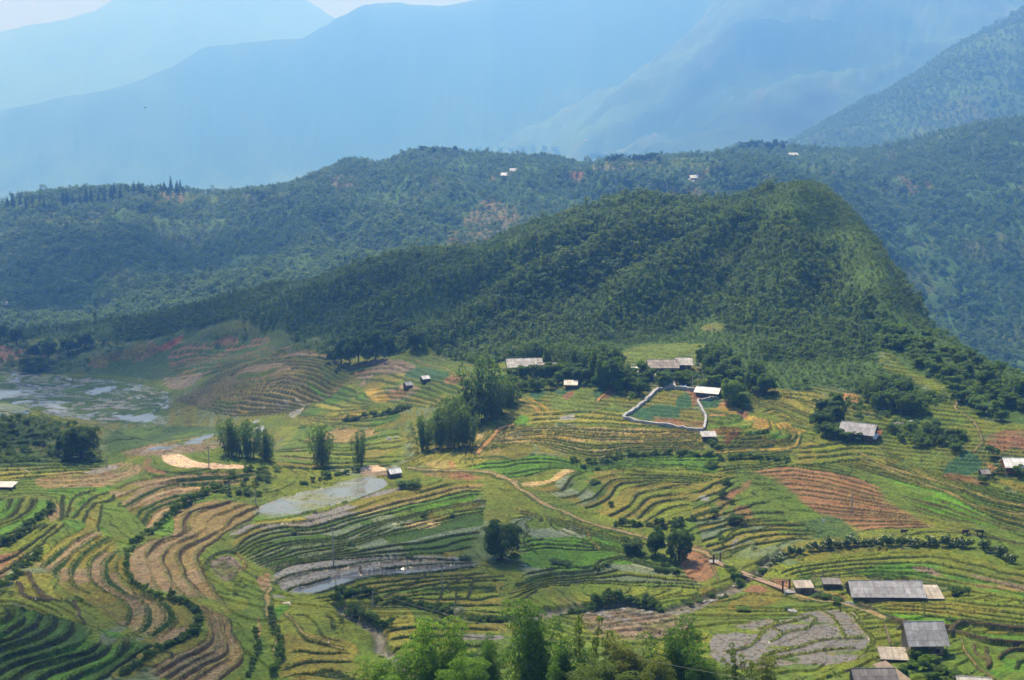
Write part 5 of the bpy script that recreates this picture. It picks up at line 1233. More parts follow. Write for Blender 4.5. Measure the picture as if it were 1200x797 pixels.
# foreground crowns in front of the camera, rooted on the slope below it
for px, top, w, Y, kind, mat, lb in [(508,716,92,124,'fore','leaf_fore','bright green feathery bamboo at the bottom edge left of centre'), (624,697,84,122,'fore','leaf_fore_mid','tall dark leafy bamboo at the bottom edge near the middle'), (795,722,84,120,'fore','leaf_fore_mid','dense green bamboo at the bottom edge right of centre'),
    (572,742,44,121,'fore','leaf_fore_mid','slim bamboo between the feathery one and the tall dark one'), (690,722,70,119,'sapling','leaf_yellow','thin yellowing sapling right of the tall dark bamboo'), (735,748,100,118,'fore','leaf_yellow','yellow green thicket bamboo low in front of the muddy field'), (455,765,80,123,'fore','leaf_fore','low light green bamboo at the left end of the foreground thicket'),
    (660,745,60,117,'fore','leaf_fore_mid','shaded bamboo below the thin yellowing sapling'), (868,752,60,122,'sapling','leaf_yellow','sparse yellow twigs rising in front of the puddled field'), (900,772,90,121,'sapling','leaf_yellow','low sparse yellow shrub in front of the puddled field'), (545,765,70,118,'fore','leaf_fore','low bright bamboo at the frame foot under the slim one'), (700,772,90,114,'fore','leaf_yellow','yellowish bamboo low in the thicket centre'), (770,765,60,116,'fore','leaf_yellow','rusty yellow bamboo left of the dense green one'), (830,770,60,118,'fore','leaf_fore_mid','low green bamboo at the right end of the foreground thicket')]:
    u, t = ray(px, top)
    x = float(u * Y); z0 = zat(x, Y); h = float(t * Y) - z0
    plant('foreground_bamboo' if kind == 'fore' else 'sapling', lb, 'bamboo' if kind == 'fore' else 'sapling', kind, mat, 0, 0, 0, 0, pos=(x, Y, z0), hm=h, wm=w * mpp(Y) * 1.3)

# trees in sets
def grove(lst, name, label, cat, kind, mats, group, j=.18):
    for px, py, h, w in lst:
        plant(name, label, cat, kind if isinstance(kind, str) else rnd.choice(kind), rnd.choice(mats), px, py, h * rnd.uniform(1 - j, 1 + j), w * rnd.uniform(1 - j, 1 + j), group)
def fill(poly, n, hw, seed):
    r = random.Random(seed); xs, ys = [p[0] for p in poly], [p[1] for p in poly]; out = []
    P = np.array(poly, float)
    while len(out) < n:
        q = (r.uniform(min(xs), max(xs)), r.uniform(min(ys), max(ys)))
        if in_poly(np.array([q]), P)[0]: out.append((*q, *hw))
    return sorted(out, key=lambda a: a[1])
grove(fill([(580,440),(600,447),(640,447),(680,450),(700,452),(690,440),(660,436),(640,440),(628,446),(600,443)], 20, (17,16), 1) + [(586,452,14,13),(596,455,18,17),(612,458,16,15),(628,458,18,17),(645,456,14,14),(655,450,14,15),(664,448,16,15)], 'village_tree', 'leafy tree among the houses of the left village cluster', 'tree', 'broad', ['leaf_mid','leaf_bright','leaf_bamboo','leaf_mid'], 'trees round the left village houses')
grove([(714,455,44,36),(700,448,36,30),(690,440,32,30),(726,450,30,26),(676,436,30,30),(660,430,30,28),(645,428,26,26),(632,424,26,24),(618,424,24,22),(705,430,30,30),(720,434,28,26)], 'wood_edge_tree', 'tall tree at the forest edge behind the left village houses', 'tree', ['big','broad','bamboo'], ['leaf_mid','leaf_bamboo','leaf_bamboo'], 'forest edge trees behind the left village')
grove(fill([(722,446),(740,440),(756,440),(770,447),(800,449),(830,446),(822,440),(845,440),(850,452),(800,452),(760,456),(745,466),(724,462)], 34, (16,16), 2), 'village_tree', 'leafy tree among the houses of the right village cluster', 'tree', 'broad', ['leaf_mid','leaf_dark','leaf_mid','leaf_bright'], 'trees round the right village houses')
grove(fill([(810,432),(840,425),(880,440),(910,455),(900,462),(870,455),(845,447),(820,440)], 16, (26,24), 3), 'wood_edge_tree', 'tall tree at the forest edge right of the village', 'tree', ['big','broad'], ['leaf_mid','leaf_bamboo','leaf_forest'], 'forest edge trees right of the village')
grove([(400,426,32,22),(420,425,34,24),(440,422,32,22),(410,429,26,20),(430,426,24,20),(390,424,20,18),(472,396,24,22),(455,414,22,20),(486,410,20,20)], 'dark_tree', 'dark tree in the clump above the left terraced hillside', 'tree', 'broad', ['leaf_dark'], 'dark trees above the left terraced hillside')
grove([(57,424,26,20),(40,420,22,18),(20,405,22,20),(80,415,20,20),(0,400,24,22),(100,408,20,20),(35,432,16,24),(48,434,15,24)], 'valley_tree', 'dark tree at the far left end of the valley floor', 'tree', 'broad', ['leaf_dark','leaf_bamboo'], 'trees at the far left of the valley floor')
grove(fill([(1005,478),(1030,462),(1060,466),(1078,478),(1070,488),(1045,490),(1020,486)], 16, (24,22), 4), 'slope_tree', 'tree in the grove above the grey roofed house on the right', 'tree', ['broad','big','bamboo'], ['leaf_mid','leaf_bamboo','leaf_forest'], 'grove above the right grey roofed house')
grove(fill([(952,482),(975,476),(1000,486),(990,497),(960,500)], 9, (17,18), 5) + [(968,510,14,20),(980,513,16,22),(995,517,14,20),(1006,516,10,14)], 'bush', 'leafy bush crowding round the grey roofed house on the right', 'bush', 'broad', ['leaf_mid','leaf_dark'], 'bushes round the right grey roofed house')
grove(fill([(1035,505),(1090,500),(1130,515),(1140,530),(1100,530),(1060,522)], 18, (10,13), 6), 'bush', 'low bush on the rough pasture right of the grey roofed house', 'bush', 'shrub', ['leaf_mid','leaf_dark'], 'bushes on the right rough pasture')
grove(fill([(1030,395),(1060,380),(1110,410),(1160,425),(1200,450),(1200,500),(1150,490),(1120,468),(1090,440),(1050,415)], 60, (15,15), 7), 'hillside_tree', 'leafy tree on the brushy slope at the right edge of the valley', 'tree', 'broad', ['leaf_mid','leaf_bright','leaf_bamboo','leaf_bright'], 'trees on the brushy right slope')
grove([(1164,536,14,16),(1188,556,12,16),(1172,556,9,12),(1196,560,12,14),(1152,566,9,12),(1163,560,8,10)], 'bush', 'dark bush beside the white roofed house at the right edge', 'bush', 'shrub', ['leaf_dark','leaf_mid'], 'bushes by the right edge house')
# pines on the far ridge skyline
grove([(140 + i * 3.6 + rnd.uniform(-2, 2), 226 + rnd.uniform(-3, 3), rnd.choice((6, 8, 11, 15)), rnd.uniform(6, 11)) for i in range(22)] + [(10 + i * 7 + rnd.uniform(-2, 2), 246 - i * .8 + rnd.uniform(-2, 6), 15, 9) for i in range(20)], 'pine_tree', 'dark conifer on the skyline of the left ridge', 'tree', 'pine', ['leaf_dark'], 'conifers on the left ridge')
grove([(868 + i * 4.5, 176 + rnd.uniform(-2, 2), rnd.choice((8, 10, 13)), 7) for i in range(12)] + [(695 + i * 6, 189 + rnd.uniform(-2, 2), 9, 8) for i in range(14)] + [(495 + i * 13, 179 + rnd.uniform(-1, 2), 9, 8) for i in range(13)], 'ridge_tree', 'dark tree standing on the crest of the middle ridge', 'tree', 'broad', ['leaf_dark'], 'trees along the middle ridge crest')

# hedges: every shrub its own
def hedge(pts, step, hw, name, label, kind, mats, group, spread=1.5):
    for px, py in along(pts, step * .92):
        if rnd.random() < .10: continue
        k = rnd.choice((.55, .75, .9, 1.0, 1.15, 1.45))
        plant(name, label, 'shrub', kind, rnd.choice(mats), px + rnd.uniform(-1, 1), py + rnd.uniform(-spread, spread) * .6, hw[0] * k * rnd.uniform(.85, 1.2), hw[1] * k ** .5 * rnd.uniform(.85, 1.25), group)
FL = 'dark shrub dotted with cream flowers in the hedge along the upper stream'
hedge([(893,668),(905,660),(920,653),(945,648),(970,643),(1000,641),(1040,640),(1080,640),(1112,640),(1140,643)], 6.0, (12,11), 'flowering_shrub', FL, 'flowering', ['leaf_dark'], 'flowering hedge along the upper stream')
hedge([(1150,643),(1165,649),(1180,657),(1190,662)], 6.0, (12,11), 'flowering_shrub', FL, 'flowering', ['leaf_dark'], 'flowering hedge along the upper stream')
hedge([(884,672),(892,668),(900,664)], 5, (7,8), 'stream_shrub', 'low green shrub at the lower end of the flowering hedge', 'shrub', ['leaf_dark','leaf_mid'], 'shrubs at the lower hedge end')
HB = 'dark green shrub in the hedge along the lower stream'
for pts in ([(394,706),(402,700),(415,699),(430,698),(446,703)], [(464,704),(480,709),(500,715),(520,720),(540,723),(565,724),(592,724)], [(655,720),(680,714),(700,706),(720,702),(745,704),(776,711)], [(408,716),(425,722),(440,728),(460,735)]):
    hedge(pts, 5.6, (10,11), 'stream_shrub', HB, 'shrub', ['leaf_dark','leaf_mid','leaf_dark'], 'hedge along the lower stream')
hedge([(258,574),(242,579),(225,586),(207,600),(192,611),(181,622),(166,631),(152,645)], 4.2, (8,8), 'bank_shrub', 'small dark shrub on the bank between the dry terraces and the curved terraces', 'shrub', ['leaf_dark','leaf_mid'], 'shrubs on the bank between the upper left terraces')
hedge([(150,645),(148,665),(155,682),(175,695),(190,702)], 4.2, (6,6), 'bank_shrub', 'small green shrub on the bank left of the wide brown terraces', 'shrub', ['leaf_mid'], 'shrubs left of the wide brown terraces')
hedge([(202,704),(222,712),(234,725),(228,740),(210,751),(190,762),(165,778),(140,794)], 4.4, (8,9), 'bank_shrub', 'dark shrub on the curved bank above the lower brown terraces', 'shrub', ['leaf_dark','leaf_mid'], 'shrubs above the lower brown terraces')
hedge([(318,716),(320,735),(328,752),(327,775),(318,797)], 4.6, (8,9), 'ditch_shrub', 'green shrub in the ditch line right of the brown terraces', 'shrub', ['leaf_mid','leaf_bright','leaf_dark'], 'shrubs along the ditch right of the brown terraces')
hedge([(300,740),(303,762),(296,780),(288,797)], 4.6, (7,7), 'ditch_shrub', 'dark shrub in the short row left of the ditch line', 'shrub', ['leaf_dark'], 'shrubs left of the ditch')
hedge([(0,640),(18,632),(40,612),(62,598)], 4.2, (8,9), 'bank_shrub', 'dark shrub on the bank of the far left terraces', 'shrub', ['leaf_dark'], 'shrubs on the far left bank')
hedge([(0,690),(22,672),(45,650),(50,640)], 4.6, (8,8), 'bank_shrub', 'dark shrub beside the bare brown plot at the left edge', 'shrub', ['leaf_dark','leaf_mid'], 'shrubs by the bare plot at the left edge')
hedge([(724,616),(750,617),(775,618),(798,616)], 5, (9,10), 'path_shrub', 'dark shrub in the row above the end of the dirt path', 'shrub', ['leaf_dark'], 'shrubs above the path end')
hedge([(672,541),(690,543),(715,540),(732,535),(782,533),(832,534)], 5, (4.5,6.5), 'terrace_shrub', 'low shrub on the bank below the golden terraces', 'shrub', ['leaf_dark','leaf_mid'], 'shrubs below the golden terraces')
hedge([(842,539),(870,537),(900,538),(925,540)], 5, (5,6), 'terrace_shrub', 'low shrub below the yellow rimmed stadium terraces', 'shrub', ['leaf_dark','leaf_mid'], 'shrubs below the stadium terraces')
hedge([(345,572),(360,567),(380,562),(400,557),(424,551)], 5, (6,8), 'bank_shrub', 'green shrub on the bank behind the flooded pale field', 'shrub', ['leaf_mid','leaf_dark'], 'shrubs behind the flooded pale field')
hedge([(404,494),(430,489),(460,484),(482,478)], 4, (6,8), 'bank_shrub', 'dark shrub on the bank between the yellow terraces of the left hillside', 'shrub', ['leaf_dark'], 'shrubs on the left hillside bank')
hedge([(830,519),(836,524),(846,528)], 4, (6,7), 'terrace_shrub', 'shrub round the little grey roofed store below the garden wall', 'shrub', ['leaf_dark','leaf_mid'], 'shrubs round the little store')
grove(fill([(-8,497),(20,490),(60,500),(92,522),(80,534),(40,532),(-8,534)], 46, (6,8), 8), 'knoll_shrub', 'low dark shrub on the scrubby knoll at the left', 'shrub', 'shrub', ['leaf_dark','leaf_mid'], 'scrub on the left knoll')
grove(fill([(222,554),(260,552),(300,548),(336,553),(330,570),(300,582),(262,582),(240,568)], 34, (6,8), 9), 'mound_shrub', 'low shrub on the rough bank right of the sandy yard', 'shrub', 'shrub', ['leaf_dark','leaf_mid'], 'shrubs on the bank by the sandy yard')
grove([(850,567,10,12),(847,584,11,13),(858,590,7,8),(836,606,8,14),(862,614,9,22),(812,610,7,10),(834,547,7,14),(802,628,6,8),(845,632,5,8),(700,551,4,8),(684,548,4,8),(697,566,6,12),(716,592,5,8)], 'paddy_shrub', 'dark shrub scattered on a bank of the olive paddies right of centre', 'shrub', 'shrub', ['leaf_dark'], 'shrubs among the olive paddies')
grove([(497,606,6,9),(530,606,5,8),(412,640,4,12),(480,654,4,10),(545,656,5,14),(344,625,4,12)], 'paddy_shrub', 'tiny dark shrub on a bank of the long wet terraces', 'shrub', 'shrub', ['leaf_dark'], 'shrubs on the long wet terraces')
grove([(652,660,7,14),(664,662,6,12),(700,668,5,8),(712,664,5,8),(770,669,6,12),(780,671,7,12),(792,672,7,12)], 'paddy_shrub', 'dark shrub on the ragged bank right of the big round tree', 'shrub', 'shrub', ['leaf_dark'], 'shrubs on the ragged bank')
plant('garden_bush', 'rounded green bush beside the open field right of the long roofed house', 'bush', 'broad', 'leaf_mid', 1122, 697, 13, 18); plant('garden_bush', 'small bright bush behind the roof of the long house', 'bush', 'broad', 'leaf_bright', 1040, 681, 9, 16); plant('garden_bush', 'smaller dark bush touching the rounded one near the long house', 'bush', 'shrub', 'leaf_dark', 1132, 697, 11, 11)
plant('haystack_bush', 'grassy mound bush right of the small white roofed hut', 'bush', 'shrub', 'leaf_mid', 477, 570, 10, 26)
grove([(1060,770,9,12),(1072,774,16,16),(1084,772,14,15),(1095,778,14,16),(1068,782,12,15),(1082,786,16,18),(1100,790,12,16),(1112,790,10,14),(1058,792,10,14),(1120,796,10,12),(1092,797,12,16)], 'yard_bush', 'bright green bush in the yard in front of the barn', 'bush', 'broad', ['leaf_bright','leaf_mid'], 'bushes in front of the barn')
grove([(942,686,8,20),(960,700,6,14),(968,703,7,16),(982,705,7,14),(925,716,5,12),(870,716,4,18),(994,690,7,8),(980,708,7,10)], 'yard_bush', 'green bush by the sheds at the right end of the footbridge', 'bush', 'shrub', ['leaf_mid','leaf_bright','leaf_dark'], 'bushes by the bridge sheds')
grove([(862,676,9,12),(868,682,11,14),(858,672,9,11),(852,668,7,9),(884,676,8,9),(844,700,5,8),(835,694,6,8),(850,698,6,9),(810,704,6,10),(820,700,6,8)], 'stream_bush', 'bush on the stony stream bank under the footbridge', 'bush', 'shrub', ['leaf_dark','leaf_mid'], 'bushes under the footbridge')
# ------------------------------------------------------------------ buildings
def corrugated(mb, p00, p10, p01, p11, th=.06, n=10):
    """roof plane of n overlapping sheets between four corners (eave left, eave right, ridge left, ridge right)"""
    a, b, c, d = map(Vector, (p00, p10, p01, p11))
    nrm = (b - a).cross(c - a).normalized()
    if nrm.z < 0: nrm = -nrm
    for i in range(n):
        t0, t1 = i / n, (i + 1) / n
        lift = nrm * (.012 * (i % 2) + .002 * i)
        q = [a.lerp(b, t0), a.lerp(b, t1), c.lerp(d, t1), c.lerp(d, t0)]
        mb.hexa([p + lift for p in q] + [p + lift + nrm * th for p in q])

def house(name, label, cat, px, py, L, D, wall, rise, roof, wallm, rotz=0., over=.5, group=None, ridge_off=0., door=True, windows=2, posts=True, lean=False, hip=False, pos=None, gable_front=False):
    x, y, z = pos or place(px, py)
    o = empty(name, (x, y, z - .15), rotz)
    l, d = L / 2, D / 2
    w = MB()
    if lean:
        w.hexa([(-l, -d, 0), (l, -d, 0), (l, d, 0), (-l, d, 0), (-l, -d, wall), (l, -d, wall), (l, d, wall + rise), (-l, d, wall + rise)])
    else:
        w.add([(-l, -d, 0), (l, -d, 0), (l, d, 0), (-l, d, 0), (-l, -d, wall), (l, -d, wall), (l, d, wall), (-l, d, wall), (-l, 0, wall + rise), (l, 0, wall + rise)],
              [(0, 1, 5, 4), (2, 3, 7, 6), (1, 2, 6, 9, 5), (3, 0, 4, 8, 7), (3, 2, 1, 0), (4, 5, 9, 8), (6, 7, 8, 9)])
    w.build('wall', M[wallm], o)
    r = MB(); n = max(3, int(L / 1.1)); e = .03
    k = rise / d if not lean else rise / D
    if lean:
        corrugated(r, (-l - over, -d - over, wall - k * over + e), (l + over, -d - over, wall - k * over + e), (-l - over, d + over, wall + rise + k * over + e), (l + over, d + over, wall + rise + k * over + e), n=n)
    else:
        for s in (-1, 1):
            corrugated(r, (-l - over, s * (d + over), wall - k * over + e), (l + over, s * (d + over), wall - k * over + e), (-l - over, 0, wall + rise + e), (l + over, 0, wall + rise + e), n=n)
    ro = r.build('roof', M[roof], o)
    if not lean:
        MB().tube([(-l - over, 0, wall + rise + .09), (l + over, 0, wall + rise + .09)], .09, 6).build('ridge_cap', M[roof], ro)
    if door:
        dr = MB().box(-l * .15 - .5, -l * .15 + .5, -d - .05, -d - .003, .16, min(2.0, wall - .15)).build('door', M['dark_wood'], o)
        MB().box(-l * .15 + .32, -l * .15 + .38, -d - .09, -d - .053, 1.0, 1.15).build('handle', M['steel'], dr)
    for i in range(windows):
        cx = (-.62 + 1.24 * i / max(1, windows - 1)) * l if windows > 1 else .5 * l
        if wall > 1.6:
            f = MB().box(cx - .45, cx + .45, -d - .05, -d - .003, .95, min(1.75, wall - .1)).build('window', M['plank'], o)
            MB().box(cx - .36, cx + .36, -d - .07, -d - .053, 1.03, min(1.66, wall - .18)).build('pane', M['black'], f)
    if posts:
        for i in range(4):
            cx = -l - over * .4 + (L + over * .8) * i / 3
            MB().tube([(cx, -d - over * .8, -.3), (cx, -d - over * .8, wall - k * over * .8)], .07, 6).build('post', M['dark_wood'], o)
    return tag(o, label, cat, group)

# the two village clusters below the wooded hill
house('village_house', 'long pale roofed farmhouse at the left end of the village', 'house', 614, 435, 10.5, 6, 2.2, 1.9, 'roof_pale', 'plank', .12)
house('village_house', 'small grey roofed house right of the long pale roofed farmhouse', 'house', 641, 437, 5.2, 5, 2.0, 1.3, 'roof_brown', 'dark_wood', .05)
house('village_shed', 'little pale roofed shed at the top of the green meadow', 'shed', 669, 455, 3.2, 2.4, 1.3, .6, 'roof_pale', 'dark_wood', -.1, lean=True, windows=0)
house('village_house', 'long striped brown roofed farmhouse in the right village cluster', 'house', 776, 437, 8.4, 6.2, 2.4, 1.7, 'roof_brown', 'plank', .02)
house('village_house', 'square pale roofed house right of the striped brown roof', 'house', 801, 434, 4.2, 5, 2.4, 1.4, 'roof_pale', 'brick', -.05, posts=False)
house('village_shed', 'low grey shed in front of the striped brown roofed farmhouse', 'shed', 765, 444, 2.6, 2.4, 1.3, .5, 'roof_grey', 'dark_wood', 0, lean=True, windows=0)
house('village_shed', 'white sheet roofed shelter left of the striped brown roof', 'shed', 746, 440, 3.4, 3, 1.5, .6, 'roof_white', 'dark_wood', .1, lean=True, windows=0)
house('village_shed', 'small cream hut where the garden wall meets the village', 'hut', 784, 454, 2.6, 2.0, 1.0, .5, 'roof_pale', 'mudwall', 0, lean=True, windows=0, posts=False)
house('village_shed', 'shiny white roofed shed sloping right above the red terraces', 'shed', 830, 463, 6.2, 4.2, 1.2, 1.0, 'roof_white', 'dark_wood', -.42, windows=0)
house('field_store', 'little grey roofed store below the corner of the garden wall', 'hut', 830, 515, 3.0, 2.2, 1.3, .5, 'roof_grey', 'dark_wood', 0, lean=True, windows=0)
house('farmhouse', 'grey roofed farmhouse with a white end in the bushes on the right slope', 'house', 1006, 512, 8.0, 5.2, 1.9, 1.9, 'roof_grey', 'dark_wood', -.5)
house('farm_lean_to', 'white lean-to roof at the right end of the grey roofed farmhouse', 'shed', 1018, 515.5, 3.4, 2.2, 1.1, .5, 'roof_white', 'dark_wood', -.5, lean=True, windows=0, door=False)
house('farmhouse', 'white roofed brick house at the right edge', 'house', 1194, 552, 7.0, 4.6, 1.7, 1.3, 'roof_white', 'brick', -.08)
house('farm_hut', 'small dark thatched hut left of the white roofed brick house', 'hut', 1153, 560, 1.8, 1.8, 1.3, .7, 'roof_brown', 'dark_wood', .1, windows=0, over=.25)
house('field_hut', 'small white roofed hut beside the flooded pale field', 'hut', 462, 559, 2.7, 2.2, 1.5, .8, 'roof_white', 'dark_wood', .5, windows=1, over=.25)
house('field_shelter', 'flat pale roofed shelter at the left edge above the small terraces', 'shed', 2, 573, 5.5, 2.2, 1.2, .3, 'roof_pale', 'dark_wood', -.05, lean=True, windows=0)
house('field_hut', 'dark hut left of the small vegetable plot on the left hillside', 'hut', 478, 455, 2.2, 2.2, 1.4, .8, 'roof_grey', 'dark_wood', .6, windows=0, over=.2)
house('field_hut', 'pale roofed hut right of the small vegetable plot on the left hillside', 'hut', 498, 448, 2.4, 2.2, 1.3, .8, 'roof_white', 'dark_wood', .5, windows=0, over=.2)
# by the footbridge and in the bottom right corner
house('long_house', 'long low grey roofed house right of the footbridge', 'house', 1036, 699, 12.4, 5.2, 1.25, 1.7, 'roof_grey', 'dark_wood', -.02, windows=3)
house('pale_lean_to', 'torn pale lean-to at the right end of the long low house', 'shed', 1089, 699, 3.2, 3.6, .6, .7, 'roof_torn', 'plank', -.02, lean=True, windows=0, door=False, posts=False)
house('bridge_shed', 'weathered plank shed beside the right towers of the footbridge', 'shed', 941, 693, 2.9, 2.3, 1.35, .35, 'roof_brown', 'plank', .02, lean=True, windows=0, over=.3)
house('bridge_shed', 'dark low shed between the plank shed and the long house', 'shed', 974, 688, 3.0, 1.8, .9, .3, 'roof_dark', 'dark_wood', -.03, lean=True, windows=0, over=.25)
house('barn', 'tall wooden barn with a big slate grey roof near the right corner', 'barn', 1080, 764, 5.0, 5.0, 3.0, 2.1, 'roof_grey', 'mudwall', .02, over=.75, windows=2)
house('tarp_shed', 'low shed with a pale bowed sheet roof left of the barn', 'shed', 1046, 772, 3.4, 2.2, .8, .5, 'roof_torn', 'dark_wood', -.1, lean=True, windows=0, door=False)
house('corner_house', 'dark grey roofed house cut by the bottom edge left of the barn', 'house', 1022, 806, 5.4, 4.6, 2.0, 1.3, 'roof_dark', 'dark_wood', .02, over=.6)
house('corner_house', 'pale patched roof at the bottom edge right of the barn yard', 'house', 1140, 812, 4.0, 3.6, 1.4, 1.0, 'roof_pale', 'dark_wood', -.15, over=.5, windows=0)
house('corner_house', 'narrow brown plank lean-to beside the dark grey roof', 'shed', 1044, 800, 1.8, 4.2, 1.2, .8, 'plank', 'dark_wood', .5, lean=True, windows=0, door=False, posts=False)
# far houses on the ridge and beyond
FARH = [(595,207,13,'roof_white','long white roofed house on the middle ridge'), (601,202,6,'roof_white','small white roofed house just above the long one on the ridge'), (929,183,11,'roof_white','white roofed house on the right part of the ridge'), (813,210,7,'roof_white','pale house low beside the bare track on the ridge'), (810,214,6,'roof_pale','smaller pale house under the one by the bare track'), (909,167,9,'roof_pale','pale building among the trees on the ridge skyline')]
for px, py, L, rm, lb in FARH:
    house('ridge_house', lb, 'house', px, py, L * .95, 7, 1.6, 2.4, rm, 'plank', rnd.uniform(-.2, .2), posts=False, door=False, windows=0)
house('valley_house', 'small pale house at the far left above the valley floor', 'house', 3, 359, 7, 5, 2, 1.4, 'roof_pale', 'plank', .1, posts=False, door=False, windows=0)
for px, py in [(205,199),(220,190),(375,163),(687,166)]:
    x, y = gnd(px, py, ymin=2200)
    house('distant_house', 'tiny pale house lost in the haze on the far mountainside', 'house', px, py, 15, 10, 4, 3, 'roof_pale', 'mudwall', rnd.uniform(-.5, .5), group='distant houses in the haze', posts=False, door=False, windows=0, pos=(x, y, zat(x, y)))

def sheet(name, label, cat, px, py, w, h, mat, rotz=0, zoff=1.2):
    x, y, z = place(px, py)
    mb = MB(); n = 6
    for i in range(n):
        t0, t1 = i / n, (i + 1) / n
        f = lambda t: zoff - .5 * math.sin(math.pi * t)
        mb.hexa([(-w/2 + w*t0, -h/2, f(t0) - .3), (-w/2 + w*t1, -h/2, f(t1) - .3), (-w/2 + w*t1, h/2, f(t1) + .3), (-w/2 + w*t0, h/2, f(t0) + .3), (-w/2 + w*t0, -h/2, f(t0) - .27), (-w/2 + w*t1, -h/2, f(t1) - .27), (-w/2 + w*t1, h/2, f(t1) + .33), (-w/2 + w*t0, h/2, f(t0) + .33)])
    o = empty(name, (x, y, z), rotz)
    mb.build('sheet', M[mat], o)
    for sx in (-1, 1):
        for sy in (-1, 1):
            MB().tube([(sx * w * .48, sy * h * .46, -.2), (sx * w * .48, sy * h * .46, zoff + .28 * sy)], .05, 5).build('pole', M['dark_wood'], o)
    return tag(o, label, cat)
sheet('blue_tarpaulin', 'blue tarpaulin awning in the trees behind the white roofed shed', 'tarpaulin', 844, 442, 2.8, 2.0, 'tarp_blue', 0, 2.2)
sheet('blue_tarpaulin', 'blue tarpaulin at the left end of the long pale roofed farmhouse', 'tarpaulin', 598, 437, 2.0, 2.0, 'tarp_blue', 0, 1.4)
sheet('blue_tarpaulin', 'small blue tarpaulin by the upper garden wall', 'tarpaulin', 801, 456, 1.5, 1.2, 'tarp_blue', 0, .9)

# ------------------------------------------------------------------ walls, bridge, poles, cables
def stone_wall(label, pts, th, hgt, mat='pale_wall'):
    L = gline(pts, 5)
    V, Fs = [], []
    for i, p in enumerate(L):
        d = L[min(i + 1, len(L) - 1)] - L[max(i - 1, 0)]; d = d / (np.hypot(*d) + 1e-9); nr = np.array([-d[1], d[0]]) * th / 2
        z = zat(*p)
        jj = .35 * (vhash(np.array([i]), np.array([3]), 9)[0] - .5)
        a, b = p + nr, p - nr
        V += [(a[0], a[1], z - .5), (b[0], b[1], z - .5), (b[0], b[1], z + hgt + jj), (a[0], a[1], z + hgt + jj)]
    for i in range(len(L) - 1):
        q = 4 * i
        for k in range(4): Fs.append((q + k, q + (k + 1) % 4, q + 4 + (k + 1) % 4, q + 4 + k))
    e = 4 * (len(L) - 1)
    Fs += [(3, 2, 1, 0), (e, e + 1, e + 2, e + 3)]
    o = MB().add(V, Fs).build('stone_wall', M[mat])
    return tag(o, label, 'wall')
stone_wall('long pale stone wall enclosing the vegetable plots below the village', [(816,459),(800,456.5),(782,455.5),(769,459),(761,467),(752,475),(741,483),(731,490),(745,494),(770,498.5),(800,502.5),(824,505)], .85, .75)
stone_wall('short pale stone wall between the vegetable plots and the green strips', [(842,467.5),(830,469),(818,470.5),(822,480),(827,491),(825,504)], .6, .7)
stone_wall('pale concrete ledge beside the ridge track', [(974,204),(985,205),(997,207)], 1.5, .8)

def bridge():
    A, B = np.array(place(840, 660)), np.array(place(921, 693.5))
    mid = (A + B) / 2
    o = empty('suspension_footbridge', tuple(mid)); tag(o, 'narrow plank suspension footbridge across the stream', 'footbridge')
    A, B = Vector(A - mid), Vector(B - mid)
    d = (B - A); d.z = 0; d.normalize(); s = Vector((-d.y, d.x, 0)); W = .75
    def deck(t): return A.lerp(B, t) + Vector((0, 0, .35 - .45 * 4 * t * (1 - t) * .4))
    dk = MB(); n = 40
    for i in range(n):
        t0, t1 = i / n + .003, (i + 1) / n - .003
        a, b = deck(t0), deck(t1)
        p = [a + s * W, a - s * W, b - s * W, b + s * W]
        dk.hexa([q - Vector((0, 0, .08)) for q in p] + p)
    dk.build('deck', M['plank_tan'], o)
    for end, P in ((0, A), (1, B)):
        for sg in (-1, 1):
            q = P + s * sg * (W + .12)
            MB().box(q.x - .14, q.x + .14, q.y - .14, q.y + .14, P.z - .8, P.z + 2.1).build('tower_post', M['steel'], o)
        a, b = P + s * (W + .12), P - s * (W + .12)
        MB().tube([a + Vector((0, 0, 1.9)), b + Vector((0, 0, 1.9))], .07, 6).build('crossbar', M['steel'], o)
    for sg in (-1, 1):
        pts = []
        for i in range(25):
            t = i / 24; q = A.lerp(B, t) + s * sg * (W + .1); top = 2.0 - 1.5 * 4 * t * (1 - t)
            pts.append(Vector((q.x, q.y, A.lerp(B, t).z + max(.45, top))))
        MB().tube(pts, .05, 5).build('cable', M['rope'], o)
        hg = MB()
        for i in range(1, 24):
            t = i / 24; b = deck(t) + s * sg * W
            hg.tube([pts[i], b], .018, 4)
        hg.build('hangers', M['rope'], o)
        MB().tube([deck(i / 12) + s * sg * (W + .02) - Vector((0, 0, .12)) for i in range(13)], .07, 5).build('side_beam', M['steel'], o)
    for end, P, sg in ((0, A, -1), (1, B, 1)):
        q = P + d * sg * .8
        MB().box(q.x - 1.0, q.x + 1.0, q.y - .9, q.y + .9, P.z - 1.2, P.z + .22).build('abutment', M['stone'], o)
M['plank_tan'] = plain('tan_planks', (.36, .25, .17), .85, 3, .3)
bridge()

